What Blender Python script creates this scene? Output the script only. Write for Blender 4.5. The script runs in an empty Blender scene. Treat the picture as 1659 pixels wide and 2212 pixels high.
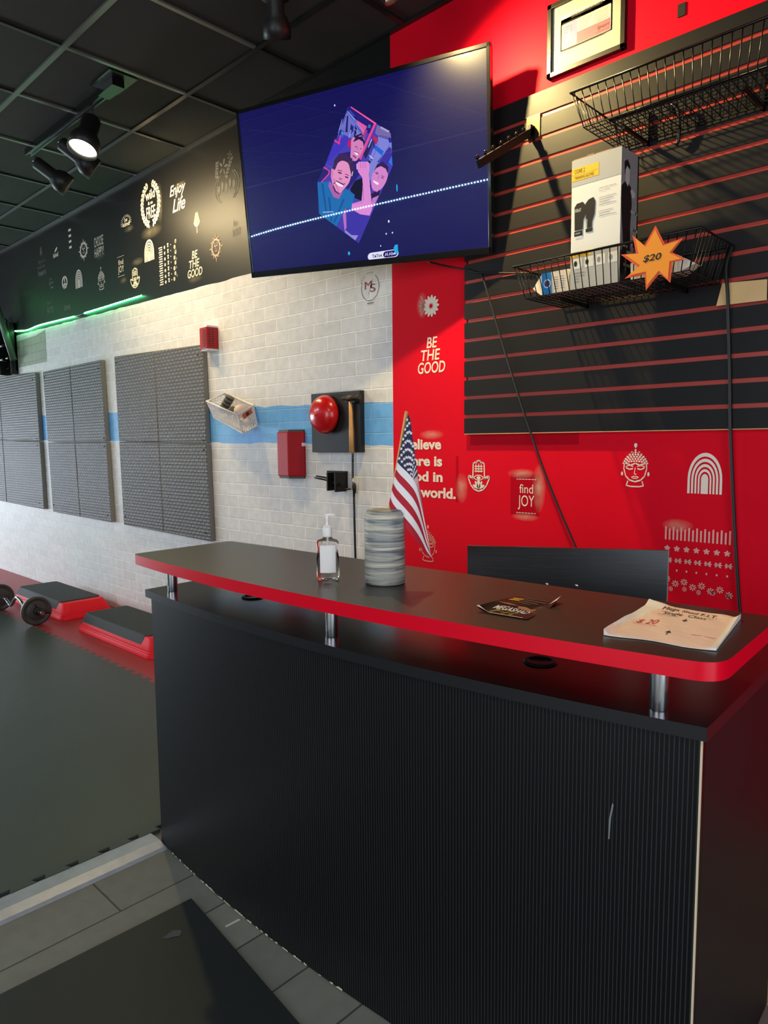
import bpy, bmesh, math, random
from mathutils import Vector, Matrix
random.seed(7)
PI = math.pi
S = bpy.context.scene
COL = S.collection

# ------------------------------------------------------------------ camera, world, daylight, exposure
IMG_W, IMG_H, FPX = 1659.0, 2212.0, 1523.27
CAM_POS = Vector((1.7819, -2.3423, 1.2312))
def cam_axes(yaw=.7678, pitch=.0991, roll=.0097):
    cy, sy, cp, sp = math.cos(yaw), math.sin(yaw), math.cos(pitch), math.sin(pitch)
    f = Vector((-sy*cp, cy*cp, -sp)); r = Vector((cy, sy, 0)); d = f.cross(r)
    return math.cos(roll)*r + math.sin(roll)*d, -math.sin(roll)*r + math.cos(roll)*d, f
CR, CD, CF = cam_axes()
cd = bpy.data.cameras.new('camera'); cam = bpy.data.objects.new('camera', cd); COL.objects.link(cam)
cd.sensor_fit = 'HORIZONTAL'; cd.sensor_width = 36; cd.lens = FPX/IMG_W*36; cd.clip_start = .02; cd.clip_end = 60
m = Matrix((CR, -CD, -CF)).transposed().to_4x4(); m.translation = CAM_POS; cam.matrix_world = m
S.camera = cam
S.view_settings.view_transform = 'Standard'; S.view_settings.look = 'None'
S.view_settings.exposure = 0.0; S.view_settings.gamma = 1.0; S.view_settings.use_curve_mapping = False
wd = bpy.data.worlds.new('world'); S.world = wd; wd.use_nodes = True
wd.node_tree.nodes['Background'].inputs[0].default_value = (.62, .72, .85, 1)
wd.node_tree.nodes['Background'].inputs[1].default_value = 1.0
def area_light(name, loc, direction, sx, sy, power, color):
    l = bpy.data.lights.new(name, 'AREA'); l.shape = 'RECTANGLE'; l.size = sx; l.size_y = sy; l.energy = power; l.color = color
    o = bpy.data.objects.new(name, l); COL.objects.link(o); o.location = loc
    o.rotation_euler = Vector(direction).to_track_quat('-Z', 'Y').to_euler()
    return o
ROOM_X0, ROOM_X1, ROOM_Y0, CEIL = -8.6, 3.3, -6.6, 2.97
# daylight through the two shop windows (behind the camera and on the right)
area_light('daylight_street_window', (1.45, ROOM_Y0+.06, 1.30), (0, 1, .0), 2.7, 2.3, 66, (.96, .97, 1.0))
area_light('lobby_fill_light', (1.5, -3.3, CEIL-.03), (0, .25, -1), .9, .6, 26, (1.0, .96, .90))  # added overhead fill, out of view, brightens the counter items
area_light('gym_wall_fill', (ROOM_X0+.06, -2.5, .95), (1, .10, -.05), 3.4, 1.2, 170, (.80, .90, 1.0))  # added fill, set on the end wall to brighten the far bricks
area_light('daylight_door', (ROOM_X1-.06, -2.6, 1.25), (-1, 0, -.05), 2.2, 2.0, 40, (.82, .90, 1.0))
for gx in (-4.9, -7.2): area_light('gym_fill_light', (gx, -4.4, CEIL-.03), (0, .30, -1), 1.2, 1.2, 110, (.84, .93, 1.0))  # added unseen fill over the gym, no fixtures modelled

def ray(px, py): return CF + CR*((px-IMG_W/2)/FPX) + CD*((py-IMG_H/2)/FPX)
def on_y(px, py, y=0.0):
    v = ray(px, py); return CAM_POS + v*((y-CAM_POS.y)/v.y)
def on_z(px, py, z=0.0):
    v = ray(px, py); return CAM_POS + v*((z-CAM_POS.z)/v.z)
def at_depth(px, py, d): return CAM_POS + ray(px, py)*d

# ------------------------------------------------------------------ materials
def s2l(c):
    c /= 255.0
    return c/12.92 if c <= .04045 else ((c+.055)/1.055)**2.4
def rgb(r, g, b): return (s2l(r), s2l(g), s2l(b), 1)
MATS = {}
def mat(name, color, rough=.5, metal=0.0, spec=.5, emit=None, estr=0.0, trans=0.0, ior=1.45, coat=0.0, bump=None, vary=None, aniso=0.0):
    if name in MATS: return MATS[name]
    m = bpy.data.materials.new(name); m.use_nodes = True; nt = m.node_tree
    b = nt.nodes['Principled BSDF']
    b.inputs['Base Color'].default_value = color; b.inputs['Roughness'].default_value = rough
    b.inputs['Metallic'].default_value = metal; b.inputs['Specular IOR Level'].default_value = spec
    b.inputs['Transmission Weight'].default_value = trans; b.inputs['IOR'].default_value = ior
    b.inputs['Coat Weight'].default_value = coat; b.inputs['Coat Roughness'].default_value = .08
    if emit: b.inputs['Emission Color'].default_value = emit; b.inputs['Emission Strength'].default_value = estr
    tc = nt.nodes.new('ShaderNodeTexCoord')
    if vary:   # (scale, amount): mottling of the colour itself
        n = nt.nodes.new('ShaderNodeTexNoise'); n.inputs['Scale'].default_value = vary[0]; n.inputs['Detail'].default_value = 5
        nt.links.new(tc.outputs['Object'], n.inputs['Vector'])
        r = nt.nodes.new('ShaderNodeMixRGB'); r.blend_type = 'MIX'
        a = vary[1]
        r.inputs[1].default_value = tuple(c*(1-a) for c in color[:3])+(1,); r.inputs[2].default_value = tuple(min(1, c*(1+a)) for c in color[:3])+(1,)
        nt.links.new(n.outputs['Fac'], r.inputs[0]); nt.links.new(r.outputs[0], b.inputs['Base Color'])
    if bump:   # (scale, strength, distance)
        n = nt.nodes.new('ShaderNodeTexNoise'); n.inputs['Scale'].default_value = bump[0]; n.inputs['Detail'].default_value = 4
        nt.links.new(tc.outputs['Object'], n.inputs['Vector'])
        u = nt.nodes.new('ShaderNodeBump'); u.inputs['Strength'].default_value = bump[1]; u.inputs['Distance'].default_value = bump[2]
        nt.links.new(n.outputs['Fac'], u.inputs['Height']); nt.links.new(u.outputs[0], b.inputs['Normal'])
    MATS[name] = m
    return m
def emis(name, color, strength): return mat(name, (0, 0, 0, 1), .6, spec=0, emit=color, estr=strength)

def brick_mat(name, c1, c2, mortar, bw, bh, ms, rough=.6, strength=.5, dist=.004, plane='xz', off=(0, 0), smooth=.3, offset=.5, noise=0.0, spec=.4, invert=True):
    m = bpy.data.materials.new(name); m.use_nodes = True; nt = m.node_tree; L = nt.links
    b = nt.nodes['Principled BSDF']; b.inputs['Roughness'].default_value = rough; b.inputs['Specular IOR Level'].default_value = spec
    geo = nt.nodes.new('ShaderNodeNewGeometry'); sp = nt.nodes.new('ShaderNodeSeparateXYZ'); L.new(geo.outputs['Position'], sp.inputs[0])
    cb = nt.nodes.new('ShaderNodeCombineXYZ')
    a, c = {'xz': (0, 2), 'xy': (0, 1), 'yx': (1, 0)}[plane]
    for k, src, o in ((0, a, off[0]), (1, c, off[1])):
        ad = nt.nodes.new('ShaderNodeMath'); ad.operation = 'ADD'; ad.inputs[1].default_value = o+50*[bw, bh][k]*2
        L.new(sp.outputs[src], ad.inputs[0]); L.new(ad.outputs[0], cb.inputs[k])
    vec = cb.outputs[0]
    if noise:
        nn = nt.nodes.new('ShaderNodeTexNoise'); nn.inputs['Scale'].default_value = 14; L.new(geo.outputs['Position'], nn.inputs['Vector'])
        sc = nt.nodes.new('ShaderNodeVectorMath'); sc.operation = 'SCALE'; sc.inputs['Scale'].default_value = noise; L.new(nn.outputs['Color'], sc.inputs[0])
        ad = nt.nodes.new('ShaderNodeVectorMath'); ad.operation = 'ADD'; L.new(vec, ad.inputs[0]); L.new(sc.outputs[0], ad.inputs[1]); vec = ad.outputs[0]
    t = nt.nodes.new('ShaderNodeTexBrick'); t.offset = offset; t.offset_frequency = 2; t.squash = 1
    t.inputs['Scale'].default_value = 1; t.inputs['Mortar Size'].default_value = ms; t.inputs['Mortar Smooth'].default_value = smooth
    t.inputs['Bias'].default_value = 0; t.inputs['Brick Width'].default_value = bw; t.inputs['Row Height'].default_value = bh
    t.inputs['Color1'].default_value = c1; t.inputs['Color2'].default_value = c2; t.inputs['Mortar'].default_value = mortar
    L.new(vec, t.inputs['Vector'])
    n2 = nt.nodes.new('ShaderNodeTexNoise'); n2.inputs['Scale'].default_value = 22; n2.inputs['Detail'].default_value = 6; L.new(geo.outputs['Position'], n2.inputs['Vector'])
    mx = nt.nodes.new('ShaderNodeMixRGB'); mx.blend_type = 'MULTIPLY'; mx.inputs[0].default_value = .35
    rp = nt.nodes.new('ShaderNodeMapRange'); rp.inputs['From Min'].default_value = .3; rp.inputs['From Max'].default_value = .6; rp.inputs['To Min'].default_value = .75; rp.inputs['To Max'].default_value = 1.1
    L.new(n2.outputs['Fac'], rp.inputs['Value']); L.new(t.outputs['Color'], mx.inputs[1]); L.new(rp.outputs[0], mx.inputs[2]); L.new(mx.outputs[0], b.inputs['Base Color'])
    h = nt.nodes.new('ShaderNodeMath'); h.operation = 'MULTIPLY_ADD'; h.inputs[1].default_value = -1 if invert else 1; h.inputs[2].default_value = 1
    L.new(t.outputs['Fac'], h.inputs[0])
    h2 = nt.nodes.new('ShaderNodeMath'); h2.operation = 'MULTIPLY_ADD'; h2.inputs[1].default_value = .35; L.new(n2.outputs['Fac'], h2.inputs[0]); L.new(h.outputs[0], h2.inputs[2])
    u = nt.nodes.new('ShaderNodeBump'); u.inputs['Strength'].default_value = strength; u.inputs['Distance'].default_value = dist
    L.new(h2.outputs[0], u.inputs['Height']); L.new(u.outputs[0], b.inputs['Normal'])
    MATS[name] = m
    return m

def grain_mat(name, c_dark, c_line, scale, axis, rough=.3, spec=.5, thin=.9, bump=.0):
    """dark laminate with fine wood-grain lines running along one axis"""
    m = bpy.data.materials.new(name); m.use_nodes = True; nt = m.node_tree; L = nt.links
    b = nt.nodes['Principled BSDF']; b.inputs['Roughness'].default_value = rough; b.inputs['Specular IOR Level'].default_value = spec
    tc = nt.nodes.new('ShaderNodeTexCoord'); mp = nt.nodes.new('ShaderNodeMapping'); L.new(tc.outputs['Object'], mp.inputs[0])
    sc = [scale, scale, scale]; sc[axis] = scale*.02
    mp.inputs['Scale'].default_value = sc
    n = nt.nodes.new('ShaderNodeTexNoise'); n.inputs['Scale'].default_value = 1; n.inputs['Detail'].default_value = 3; L.new(mp.outputs[0], n.inputs['Vector'])
    r = nt.nodes.new('ShaderNodeMapRange'); r.inputs['From Min'].default_value = .5; r.inputs['From Max'].default_value = thin; L.new(n.outputs['Fac'], r.inputs['Value'])
    mx = nt.nodes.new('ShaderNodeMixRGB'); mx.inputs[1].default_value = c_dark; mx.inputs[2].default_value = c_line
    L.new(r.outputs[0], mx.inputs[0]); L.new(mx.outputs[0], b.inputs['Base Color'])
    if bump:
        u = nt.nodes.new('ShaderNodeBump'); u.inputs['Strength'].default_value = bump; u.inputs['Distance'].default_value = .001
        L.new(n.outputs['Fac'], u.inputs['Height']); L.new(u.outputs[0], b.inputs['Normal'])
    MATS[name] = m
    return m

BLACK = mat('black_plastic', rgb(22, 22, 23), .4)
BLACKM = mat('black_metal', rgb(20, 19, 18), .35, .2)
BLACKP = mat('black_paint', rgb(24, 24, 25), .45)
CHROME = mat('chrome', rgb(226, 228, 231), .24, 1.0)
WHITEP = mat('white_plastic', rgb(232, 230, 226), .4)
REDP = mat('red_enamel', rgb(196, 12, 22), .28, coat=.4)
SOFTW = mat('stencil_white', rgb(238, 222, 206), .6)
SOFTY = mat('stencil_cream', rgb(236, 226, 200), .6)
PINK = mat('stencil_overspray', rgb(216, 110, 110), .7)
FAINT = mat('stencil_faint', rgb(92, 90, 86), .6)

# ------------------------------------------------------------------ mesh helpers
class MB:
    def __init__(s): s.v = []; s.f = []; s.m = []; s.sm = []
    def add(s, vs, fs, mi=0, smooth=False):
        o = len(s.v); s.v += [tuple(v) for v in vs]
        for f in fs: s.f.append([o+i for i in f]); s.m.append(mi); s.sm.append(smooth)
        return s
    def box(s, x0, x1, y0, y1, z0, z1, mi=0, M=None):
        vs = [Vector((x, y, z)) for x in (x0, x1) for y in (y0, y1) for z in (z0, z1)]
        if M: vs = [M @ v for v in vs]
        return s.add(vs, [(0, 1, 3, 2), (4, 6, 7, 5), (0, 4, 5, 1), (2, 3, 7, 6), (0, 2, 6, 4), (1, 5, 7, 3)], mi)
    def prism(s, pts, z0, z1, mi=0, top=None, M=None, smooth=False):
        """extrude an outline; top = other outline for a taper"""
        n = len(pts); top = top or pts
        vs = [Vector((p[0], p[1], z0)) for p in pts]+[Vector((p[0], p[1], z1)) for p in top]
        if M: vs = [M @ v for v in vs]
        s.add(vs, [tuple(range(n))[::-1], tuple(range(n, 2*n))], mi)
        o = len(s.v)-2*n
        for i in range(n):
            j = (i+1) % n; s.f.append([o+i, o+j, o+n+j, o+n+i]); s.m.append(mi); s.sm.append(smooth)
        return s
    def tube(s, pts, r, seg=8, mi=0, closed=False, caps=True):
        pts = [Vector(p) for p in pts]; n = len(pts); rings = []; up = None
        rr = r if isinstance(r, (list, tuple)) else [r]*n
        for i, p in enumerate(pts):
            if closed: t = (pts[(i+1) % n]-pts[i-1])
            else: t = pts[min(i+1, n-1)]-pts[max(i-1, 0)]
            t = t.normalized() if t.length > 1e-9 else Vector((0, 0, 1))
            if up is None: up = t.orthogonal().normalized()
            up = (up-t*up.dot(t)); up = up.normalized() if up.length > 1e-6 else t.orthogonal().normalized()
            w = t.cross(up)
            rings.append([p+(up*math.cos(2*PI*k/seg)+w*math.sin(2*PI*k/seg))*rr[i] for k in range(seg)])
        vs = [v for R in rings for v in R]; fs = []
        for i in range(n if closed else n-1):
            for k in range(seg):
                a = i*seg+k; b = i*seg+(k+1) % seg; j = ((i+1) % n)*seg
                fs.append((a, b, j+(k+1) % seg, j+k))
        s.add(vs, fs, mi, True)
        if caps and not closed:
            o = len(s.v)-n*seg
            s.f.append([o+k for k in range(seg)][::-1]); s.m.append(mi); s.sm.append(False)
            s.f.append([o+(n-1)*seg+k for k in range(seg)]); s.m.append(mi); s.sm.append(False)
        return s
    def lathe(s, prof, seg=32, mi=0, M=None, sx=1.0, sy=1.0):
        """profile of (r, z) turned about z; mi may be a list per segment"""
        vs = []; fs = []
        for r, z in prof:
            for k in range(seg):
                v = Vector((r*math.cos(2*PI*k/seg)*sx, r*math.sin(2*PI*k/seg)*sy, z)); vs.append(M @ v if M else v)
        o = len(s.v); s.v += [tuple(v) for v in vs]
        for i in range(len(prof)-1):
            for k in range(seg):
                s.f.append([o+i*seg+k, o+i*seg+(k+1) % seg, o+(i+1)*seg+(k+1) % seg, o+(i+1)*seg+k]); s.m.append(mi[i] if isinstance(mi, list) else mi); s.sm.append(True)
        return s
    def ball(s, c, r, mi=0, seg=14):
        c = Vector(c); return s.lathe([(max(r*math.sin(PI*i/8), 1e-4), -r*math.cos(PI*i/8)) for i in range(9)], seg, mi, Matrix.Translation(c))
    def grid(s, rows, mi=0, smooth=True, closed=False):
        """rows: list of rows of points"""
        n = len(rows[0]); vs = [p for R in rows for p in R]; fs = []
        for i in range(len(rows)-1):
            for k in range(n-1): fs.append((i*n+k, i*n+k+1, (i+1)*n+k+1, (i+1)*n+k))
        return s.add(vs, fs, mi, smooth)
    def build(s, name, mats, parent=None, bevel=0.0, seg=2, normals=True, pw=None):
        me = bpy.data.meshes.new(name); me.from_pydata(s.v, [], s.f)
        for m in (mats if isinstance(mats, (list, tuple)) else [mats]): me.materials.append(m)
        for p, mi, sm in zip(me.polygons, s.m, s.sm): p.material_index = mi; p.use_smooth = sm
        if normals:
            bm = bmesh.new(); bm.from_mesh(me); bmesh.ops.recalc_face_normals(bm, faces=bm.faces); bm.to_mesh(me); bm.free()
        me.update()
        o = bpy.data.objects.new(name, me); COL.objects.link(o)
        if parent:
            o.parent = parent; o.matrix_parent_inverse = parent_world(parent).inverted()
        if bevel:
            b = o.modifiers.new('bevel', 'BEVEL'); b.width = bevel; b.segments = seg; b.limit_method = 'ANGLE'; b.angle_limit = .6
            b.harden_normals = False
        return o
def parent_world(o):
    M = o.matrix_basis.copy()
    while o.parent:
        M = o.parent.matrix_basis @ o.matrix_parent_inverse @ M if False else (o.parent.matrix_basis @ o.matrix_parent_inverse @ M)
        o = o.parent
    return M
def tag(o, label, cat, group=None, kind=None):
    o['label'] = label; o['category'] = cat
    if group: o['group'] = group
    if kind: o['kind'] = kind
    return o
def thing(name, label, cat, loc=(0, 0, 0), group=None):
    o = bpy.data.objects.new(name, None); COL.objects.link(o); o.location = loc; o.empty_display_size = .05
    return tag(o, label, cat, group)
def struct(o, label=None):
    o['kind'] = 'structure'
    if label: o['label'] = label
    return o
def copy_tree(o, parent=None, off=None):
    c = o.copy(); COL.objects.link(c)
    if parent: c.parent = parent
    if off: c.location = o.location+Vector(off)
    for ch in list(o.children): copy_tree(ch, c)
    return c
def axis_matrix(p, d, roll=None):
    """frame at p whose local z runs along d"""
    d = Vector(d).normalized(); M = d.to_track_quat('Z', 'Y').to_matrix().to_4x4(); M.translation = Vector(p); return M
def arc(cx, cy, r, a0, a1, n, ry=None):
    return [(cx+r*math.cos(a0+(a1-a0)*i/n), cy+(ry or r)*math.sin(a0+(a1-a0)*i/n)) for i in range(n+1)]
def catmull(P, n=8):
    P = [Vector(p) for p in P]; Q = [P[0]*2-P[1]]+P+[P[-1]*2-P[-2]]; out = []
    for i in range(1, len(Q)-2):
        for k in range(n):
            t = k/n; a, b, c, d = Q[i-1], Q[i], Q[i+1], Q[i+2]
            out.append(.5*((2*b)+(c-a)*t+(2*a-5*b+4*c-d)*t*t+(3*b-a-3*c+d)*t**3))
    return out+[P[-1]]

# flat printed or painted marks: polygons in 2-D, laid on a plane
_txt = {}
def text_poly(body, bold=0.0, shear=0.0):
    key = (body, bold, shear)
    if key in _txt: return _txt[key]
    cu = bpy.data.curves.new('t', 'FONT'); cu.body = body; cu.size = 1; cu.offset = bold; cu.shear = shear; cu.align_x = 'CENTER'; cu.resolution_u = 4
    cu.space_line = .9
    ob = bpy.data.objects.new('t', cu); COL.objects.link(ob); bpy.context.view_layer.update()
    dg = bpy.context.evaluated_depsgraph_get(); me = bpy.data.meshes.new_from_object(ob.evaluated_get(dg))
    v = [(p.co.x, p.co.y) for p in me.vertices]; f = [list(p.vertices) for p in me.polygons]
    bpy.data.objects.remove(ob); bpy.data.curves.remove(cu); bpy.data.meshes.remove(me)
    x0, x1 = min(p[0] for p in v), max(p[0] for p in v); y0, y1 = min(p[1] for p in v), max(p[1] for p in v)
    v = [((p[0]-x0)/(x1-x0), (p[1]-y0)/(y1-y0)) for p in v]
    _txt[key] = (v, f); return _txt[key]
class Flat:
    """2-D art in unit coordinates (0..1, y up)"""
    def __init__(s): s.v = []; s.f = []; s.m = []
    def poly(s, pts, mi=0):
        o = len(s.v); s.v += [tuple(p) for p in pts]; s.f.append(list(range(o, o+len(pts)))); s.m.append(mi); return s
    def fan(s, c, pts, mi=0):
        o = len(s.v); s.v += [tuple(c)]+[tuple(p) for p in pts]; n = len(pts)
        for i in range(n): s.f.append([o, o+1+i, o+1+(i+1) % n]); s.m.append(mi)
        return s
    def rect(s, x0, y0, x1, y1, mi=0): return s.poly([(x0, y0), (x1, y0), (x1, y1), (x0, y1)], mi)
    def disc(s, x, y, rx, ry=None, mi=0, n=14): return s.poly([(x+rx*math.cos(2*PI*k/n), y+(ry or rx)*math.sin(2*PI*k/n)) for k in range(n)], mi)
    def band(s, pts, w, mi=0):
        """a brush stroke of width w along pts"""
        n = len(pts)
        for i in range(n-1):
            (x0, y0), (x1, y1) = pts[i], pts[i+1]; d = math.hypot(x1-x0, y1-y0) or 1; nx, ny = -(y1-y0)/d*w/2, (x1-x0)/d*w/2
            ex, ey = (x1-x0)/d*w*.2, (y1-y0)/d*w*.2
            s.poly([(x0+nx-ex, y0+ny-ey), (x0-nx-ex, y0-ny-ey), (x1-nx+ex, y1-ny+ey), (x1+nx+ex, y1+ny+ey)], mi)
        return s
    def strip(s, A, B, mi=0):
        for i in range(len(A)-1): s.poly([A[i], A[i+1], B[i+1], B[i]], mi)
        return s
    def text(s, body, x0, y0, x1, y1, mi=0, bold=0.0, shear=0.0):
        v, f = text_poly(body, bold, shear); o = len(s.v)
        s.v += [(x0+p[0]*(x1-x0), y0+p[1]*(y1-y0)) for p in v]
        for q in f: s.f.append([o+i for i in q]); s.m.append(mi)
        return s
    def petal(s, x, y, a, l, w, mi=0, asp=1.0):
        c, d = math.cos(a), math.sin(a)
        P = [(0, 0), (.35, .8), (.7, 1), (.95, .5), (1, 0), (.95, -.5), (.7, -1), (.35, -.8)]
        return s.poly([(x+(p[0]*l*c-p[1]*w*d)*asp, y+p[0]*l*d+p[1]*w*c) for p in P], mi)
    def build(s, name, mats, fn, parent=None):
        me = bpy.data.meshes.new(name); me.from_pydata([tuple(fn(p[0], p[1])) for p in s.v], [], s.f)
        for m in (mats if isinstance(mats, (list, tuple)) else [mats]): me.materials.append(m)
        for p, mi in zip(me.polygons, s.m): p.material_index = mi
        o = bpy.data.objects.new(name, me); COL.objects.link(o)
        if parent: o.parent = parent; o.matrix_parent_inverse = parent_world(parent).inverted()
        return o
def wall_box(x0, y0, x1, y1, y=-.0012):
    """map unit square to the wall rectangle measured at the four sides of a patch"""
    xc, yc = (x0+x1)/2, (y0+y1)/2
    XL, XR = on_y(x0, yc).x, on_y(x1, yc).x; ZT, ZB = on_y(xc, y0).z, on_y(xc, y1).z
    return lambda u, v: (XL+(XR-XL)*u, y, ZB+(ZT-ZB)*v)

# ================================================================== THE ROOM
WHITE_BRICK = brick_mat('white_brick', rgb(217, 214, 211), rgb(228, 225, 222), rgb(251, 248, 242), .200, .0680, .0040, .55, .8, .006, 'xz', (.05, .018), noise=.006)
BLUE_BRICK = brick_mat('blue_brick', rgb(106, 174, 232), rgb(112, 180, 238), rgb(132, 194, 242), .200, .0680, .0040, .5, .8, .006, 'xz', (.05, .018), noise=.006)
GREEN_BRICK = brick_mat('old_green_brick', rgb(150, 160, 138), rgb(156, 166, 144), rgb(150, 158, 140), .200, .0680, .003, .6, .8, .006, 'xz', (.05, .018), noise=.006)
BANDM = mat('black_gloss_wall_paint', rgb(14, 13, 12), .45, spec=.33, bump=(300, .25, .001))
REDW = mat('red_wall_paint', rgb(222, 13, 37), .5, spec=.06, bump=(260, .12, .001), vary=(3, .06))
XRED = -.416
def zline(pts): return lambda x: pts[0][1]+(pts[1][1]-pts[0][1])*(x-pts[0][0])/(pts[1][0]-pts[0][0])
zband = zline([(-1.454, 2.148), (-4.3, 2.192)]); zb1 = zline([(-.414, 1.410), (-4.47, 1.485)]); zb0 = zline([(-.416, 1.216), (-4.47, 1.276)])
wall = MB()
xs = [ROOM_X0+i*(XRED-ROOM_X0)/120 for i in range(121)]
rj = random.Random(3)
jz = {x: (zb0(x)+rj.uniform(-.006, .006), zb1(x)+rj.uniform(-.005, .005), zband(x)+rj.uniform(-.003, .003)) for x in xs}
XG0, XG1 = on_y(37, 740).x, on_y(98, 720).x
for a, b in zip(xs[:-1], xs[1:]):
    A, B = jz[a], jz[b]
    for lo, hi, mi in (((0, 0), (A[0], B[0]), 0), ((A[0], B[0]), (A[1], B[1]), 1), ((A[1], B[1]), (A[2], B[2]), 0), ((A[2], B[2]), (CEIL, CEIL), 2)):
        wall.add([(a, 0, lo[0]), (b, 0, lo[1]), (b, 0, hi[1]), (a, 0, hi[0])], [(0, 1, 2, 3)], mi)
wall.add([(XRED, 0, 0), (ROOM_X1, 0, 0), (ROOM_X1, 0, CEIL), (XRED, 0, CEIL)], [(0, 1, 2, 3)], 3)
wall.box(ROOM_X0, ROOM_X1, .02, .12, -.1, CEIL+.1, 2)
wall_back = struct(wall.build('wall_back', [WHITE_BRICK, BLUE_BRICK, BANDM, REDW]), 'long wall of white brick with a blue stripe, black upper band and red end')
# old grey-green paint patch left bare near the rack
g = MB()
zc_ = lambda x: on_y(68, 790).z
g.add([(XG0-.25, -.0012, on_y(60, 790).z), (XG1, -.0012, on_y(98, 782).z), (XG1, -.0012, on_y(98, 712).z), (-4.55, -.0012, on_y(80, 724).z), (XG0-.25, -.0012, on_y(36, 738).z)], [(0, 1, 2, 3, 4)], 0)
g.build('old_paint_patch', GREEN_BRICK, wall_back)['label'] = 'grey green patch of old paint on the brick'

# ceiling tiles and T-bar grid
TILE = mat('black_ceiling_tile', rgb(40, 39, 34), .8, bump=(220, .5, .002))
TBAR = mat('black_tbar', rgb(34, 34, 32), .28, .2, spec=.8)
TBAR_LIT = mat('black_tbar_lit', rgb(112, 116, 106), .30, .4)  # same black bars, with the light they reflect painted in as grey
ceil = struct(MB().box(ROOM_X0, ROOM_X1, ROOM_Y0, .12, CEIL+.006, CEIL+.1).build('ceiling', TILE), 'black suspended ceiling of square tiles')
gr = MB()
for k in range(11):
    y = -.338-.6045*k
    if y > ROOM_Y0: gr.box(ROOM_X0, ROOM_X1, y-.012, y+.012, CEIL-.004, CEIL+.006, 1 if k == 1 else 0)
k = 0; x = 3.20
while x > ROOM_X0:
    for j in range(11):
        y1 = -.338-.6045*j+.6045-.012; y0 = y1-.6045+.024
        gr.box(x-.010, x+.010, max(y0, ROOM_Y0), min(y1, 0), CEIL-.003, CEIL+.006, 1 if (-2.7 < x < -.6 and j == 1) else 0)
    x -= .587
gr.box(ROOM_X0, ROOM_X1, -.022, 0, CEIL-.006, CEIL+.006, 0)
gr.build('ceiling_grid', [TBAR, TBAR_LIT], ceil)

# other walls with the shop windows (behind the camera)
PLAIN = mat('dark_side_wall_paint', rgb(70, 68, 66), .6, bump=(120, .2, .002))
FRAME = mat('window_frame_metal', rgb(60, 60, 62), .4, .6)
GLASSW = mat('window_glass', rgb(240, 245, 250), .02, trans=1.0, ior=1.02, spec=.2)
w = MB()
def wall_with_holes(mb, fixed, axis, a0, a1, holes, mi=0, thick=.12):
    edges = sorted({a0, a1, *[h[0] for h in holes], *[h[1] for h in holes]})
    for p, q in zip(edges[:-1], edges[1:]):
        hs = [h for h in holes if h[0] <= p and h[1] >= q]
        spans = [(0, CEIL)] if not hs else [(0, hs[0][2]), (hs[0][3], CEIL)]
        for z0, z1 in spans:
            if z1-z0 < .01: continue
            if axis == 'x': mb.box(p, q, fixed-thick, fixed, z0, z1, mi)
            else: mb.box(fixed, fixed+thick, p, q, z0, z1, mi)
H_front = [(.05, 2.85, .1, 2.5)]
wall_with_holes(w, ROOM_Y0, 'x', ROOM_X0, ROOM_X1, H_front)
struct(w.build('wall_front', PLAIN), 'wall behind the camera with shop windows')
w = MB(); H_right = [(-3.75, -1.45, .12, 2.3)]
wall_with_holes(w, ROOM_X1, 'y', ROOM_Y0, .12, H_right)
struct(w.build('wall_right', PLAIN), 'wall to the right with the entrance opening')
w = MB(); wall_with_holes(w, ROOM_X0-.12, 'y', ROOM_Y0, .12, [(-4.3, -.7, .3, 1.6)])
struct(w.build('wall_left', PLAIN), 'far end wall of the gym')
def window(name, x0, x1, z0, z1, label):
    o = MB()
    for a, b, c, d in ((x0, x1, z0, z0+.05), (x0, x1, z1-.05, z1), (x0, x0+.05, z0, z1), (x1-.05, x1, z0, z1), ((x0+x1)/2-.025, (x0+x1)/2+.025, z0, z1)):
        o.box(a, b, ROOM_Y0-.09, ROOM_Y0-.03, c, d)
    f = struct(o.build(name, FRAME), label)
    MB().box(x0+.05, x1-.05, ROOM_Y0-.064, ROOM_Y0-.058, z0+.05, z1-.05).build('window_pane', GLASSW, f)
window('window_1', .05, 2.85, .1, 2.5, 'street window behind the camera')
o = MB()
for a, b, c, d in ((-4.3, -.7, .3, .36), (-4.3, -.7, 1.54, 1.6), (-4.3, -4.24, .3, 1.6), (-.76, -.7, .3, 1.6), (-2.53, -2.47, .3, 1.6)):
    o.box(ROOM_X0-.09, ROOM_X0-.03, a, b, c, d)
ww = struct(o.build('fill_window', FRAME), 'window added in the far end wall for the gym fill light')  # unseen window, added as the opening for the end-wall fill
MB().box(ROOM_X0-.064, ROOM_X0-.058, -4.24, -.76, .36, 1.54).build('window_pane', GLASSW, ww)
o = MB()
for a, b, c, d in ((-3.75, -1.45, .12, .18), (-3.75, -1.45, 2.24, 2.3), (-3.75, -3.69, .12, 2.3), (-1.51, -1.45, .12, 2.3), (-2.63, -2.57, .12, 2.3)):
    o.box(ROOM_X1+.03, ROOM_X1+.09, a, b, c, d)
dd = struct(o.build('door_1', FRAME), 'glazed entrance door to the right of the camera')
MB().box(ROOM_X1+.058, ROOM_X1+.064, -3.69, -1.51, .18, 2.24).build('door_pane', GLASSW, dd)

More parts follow.
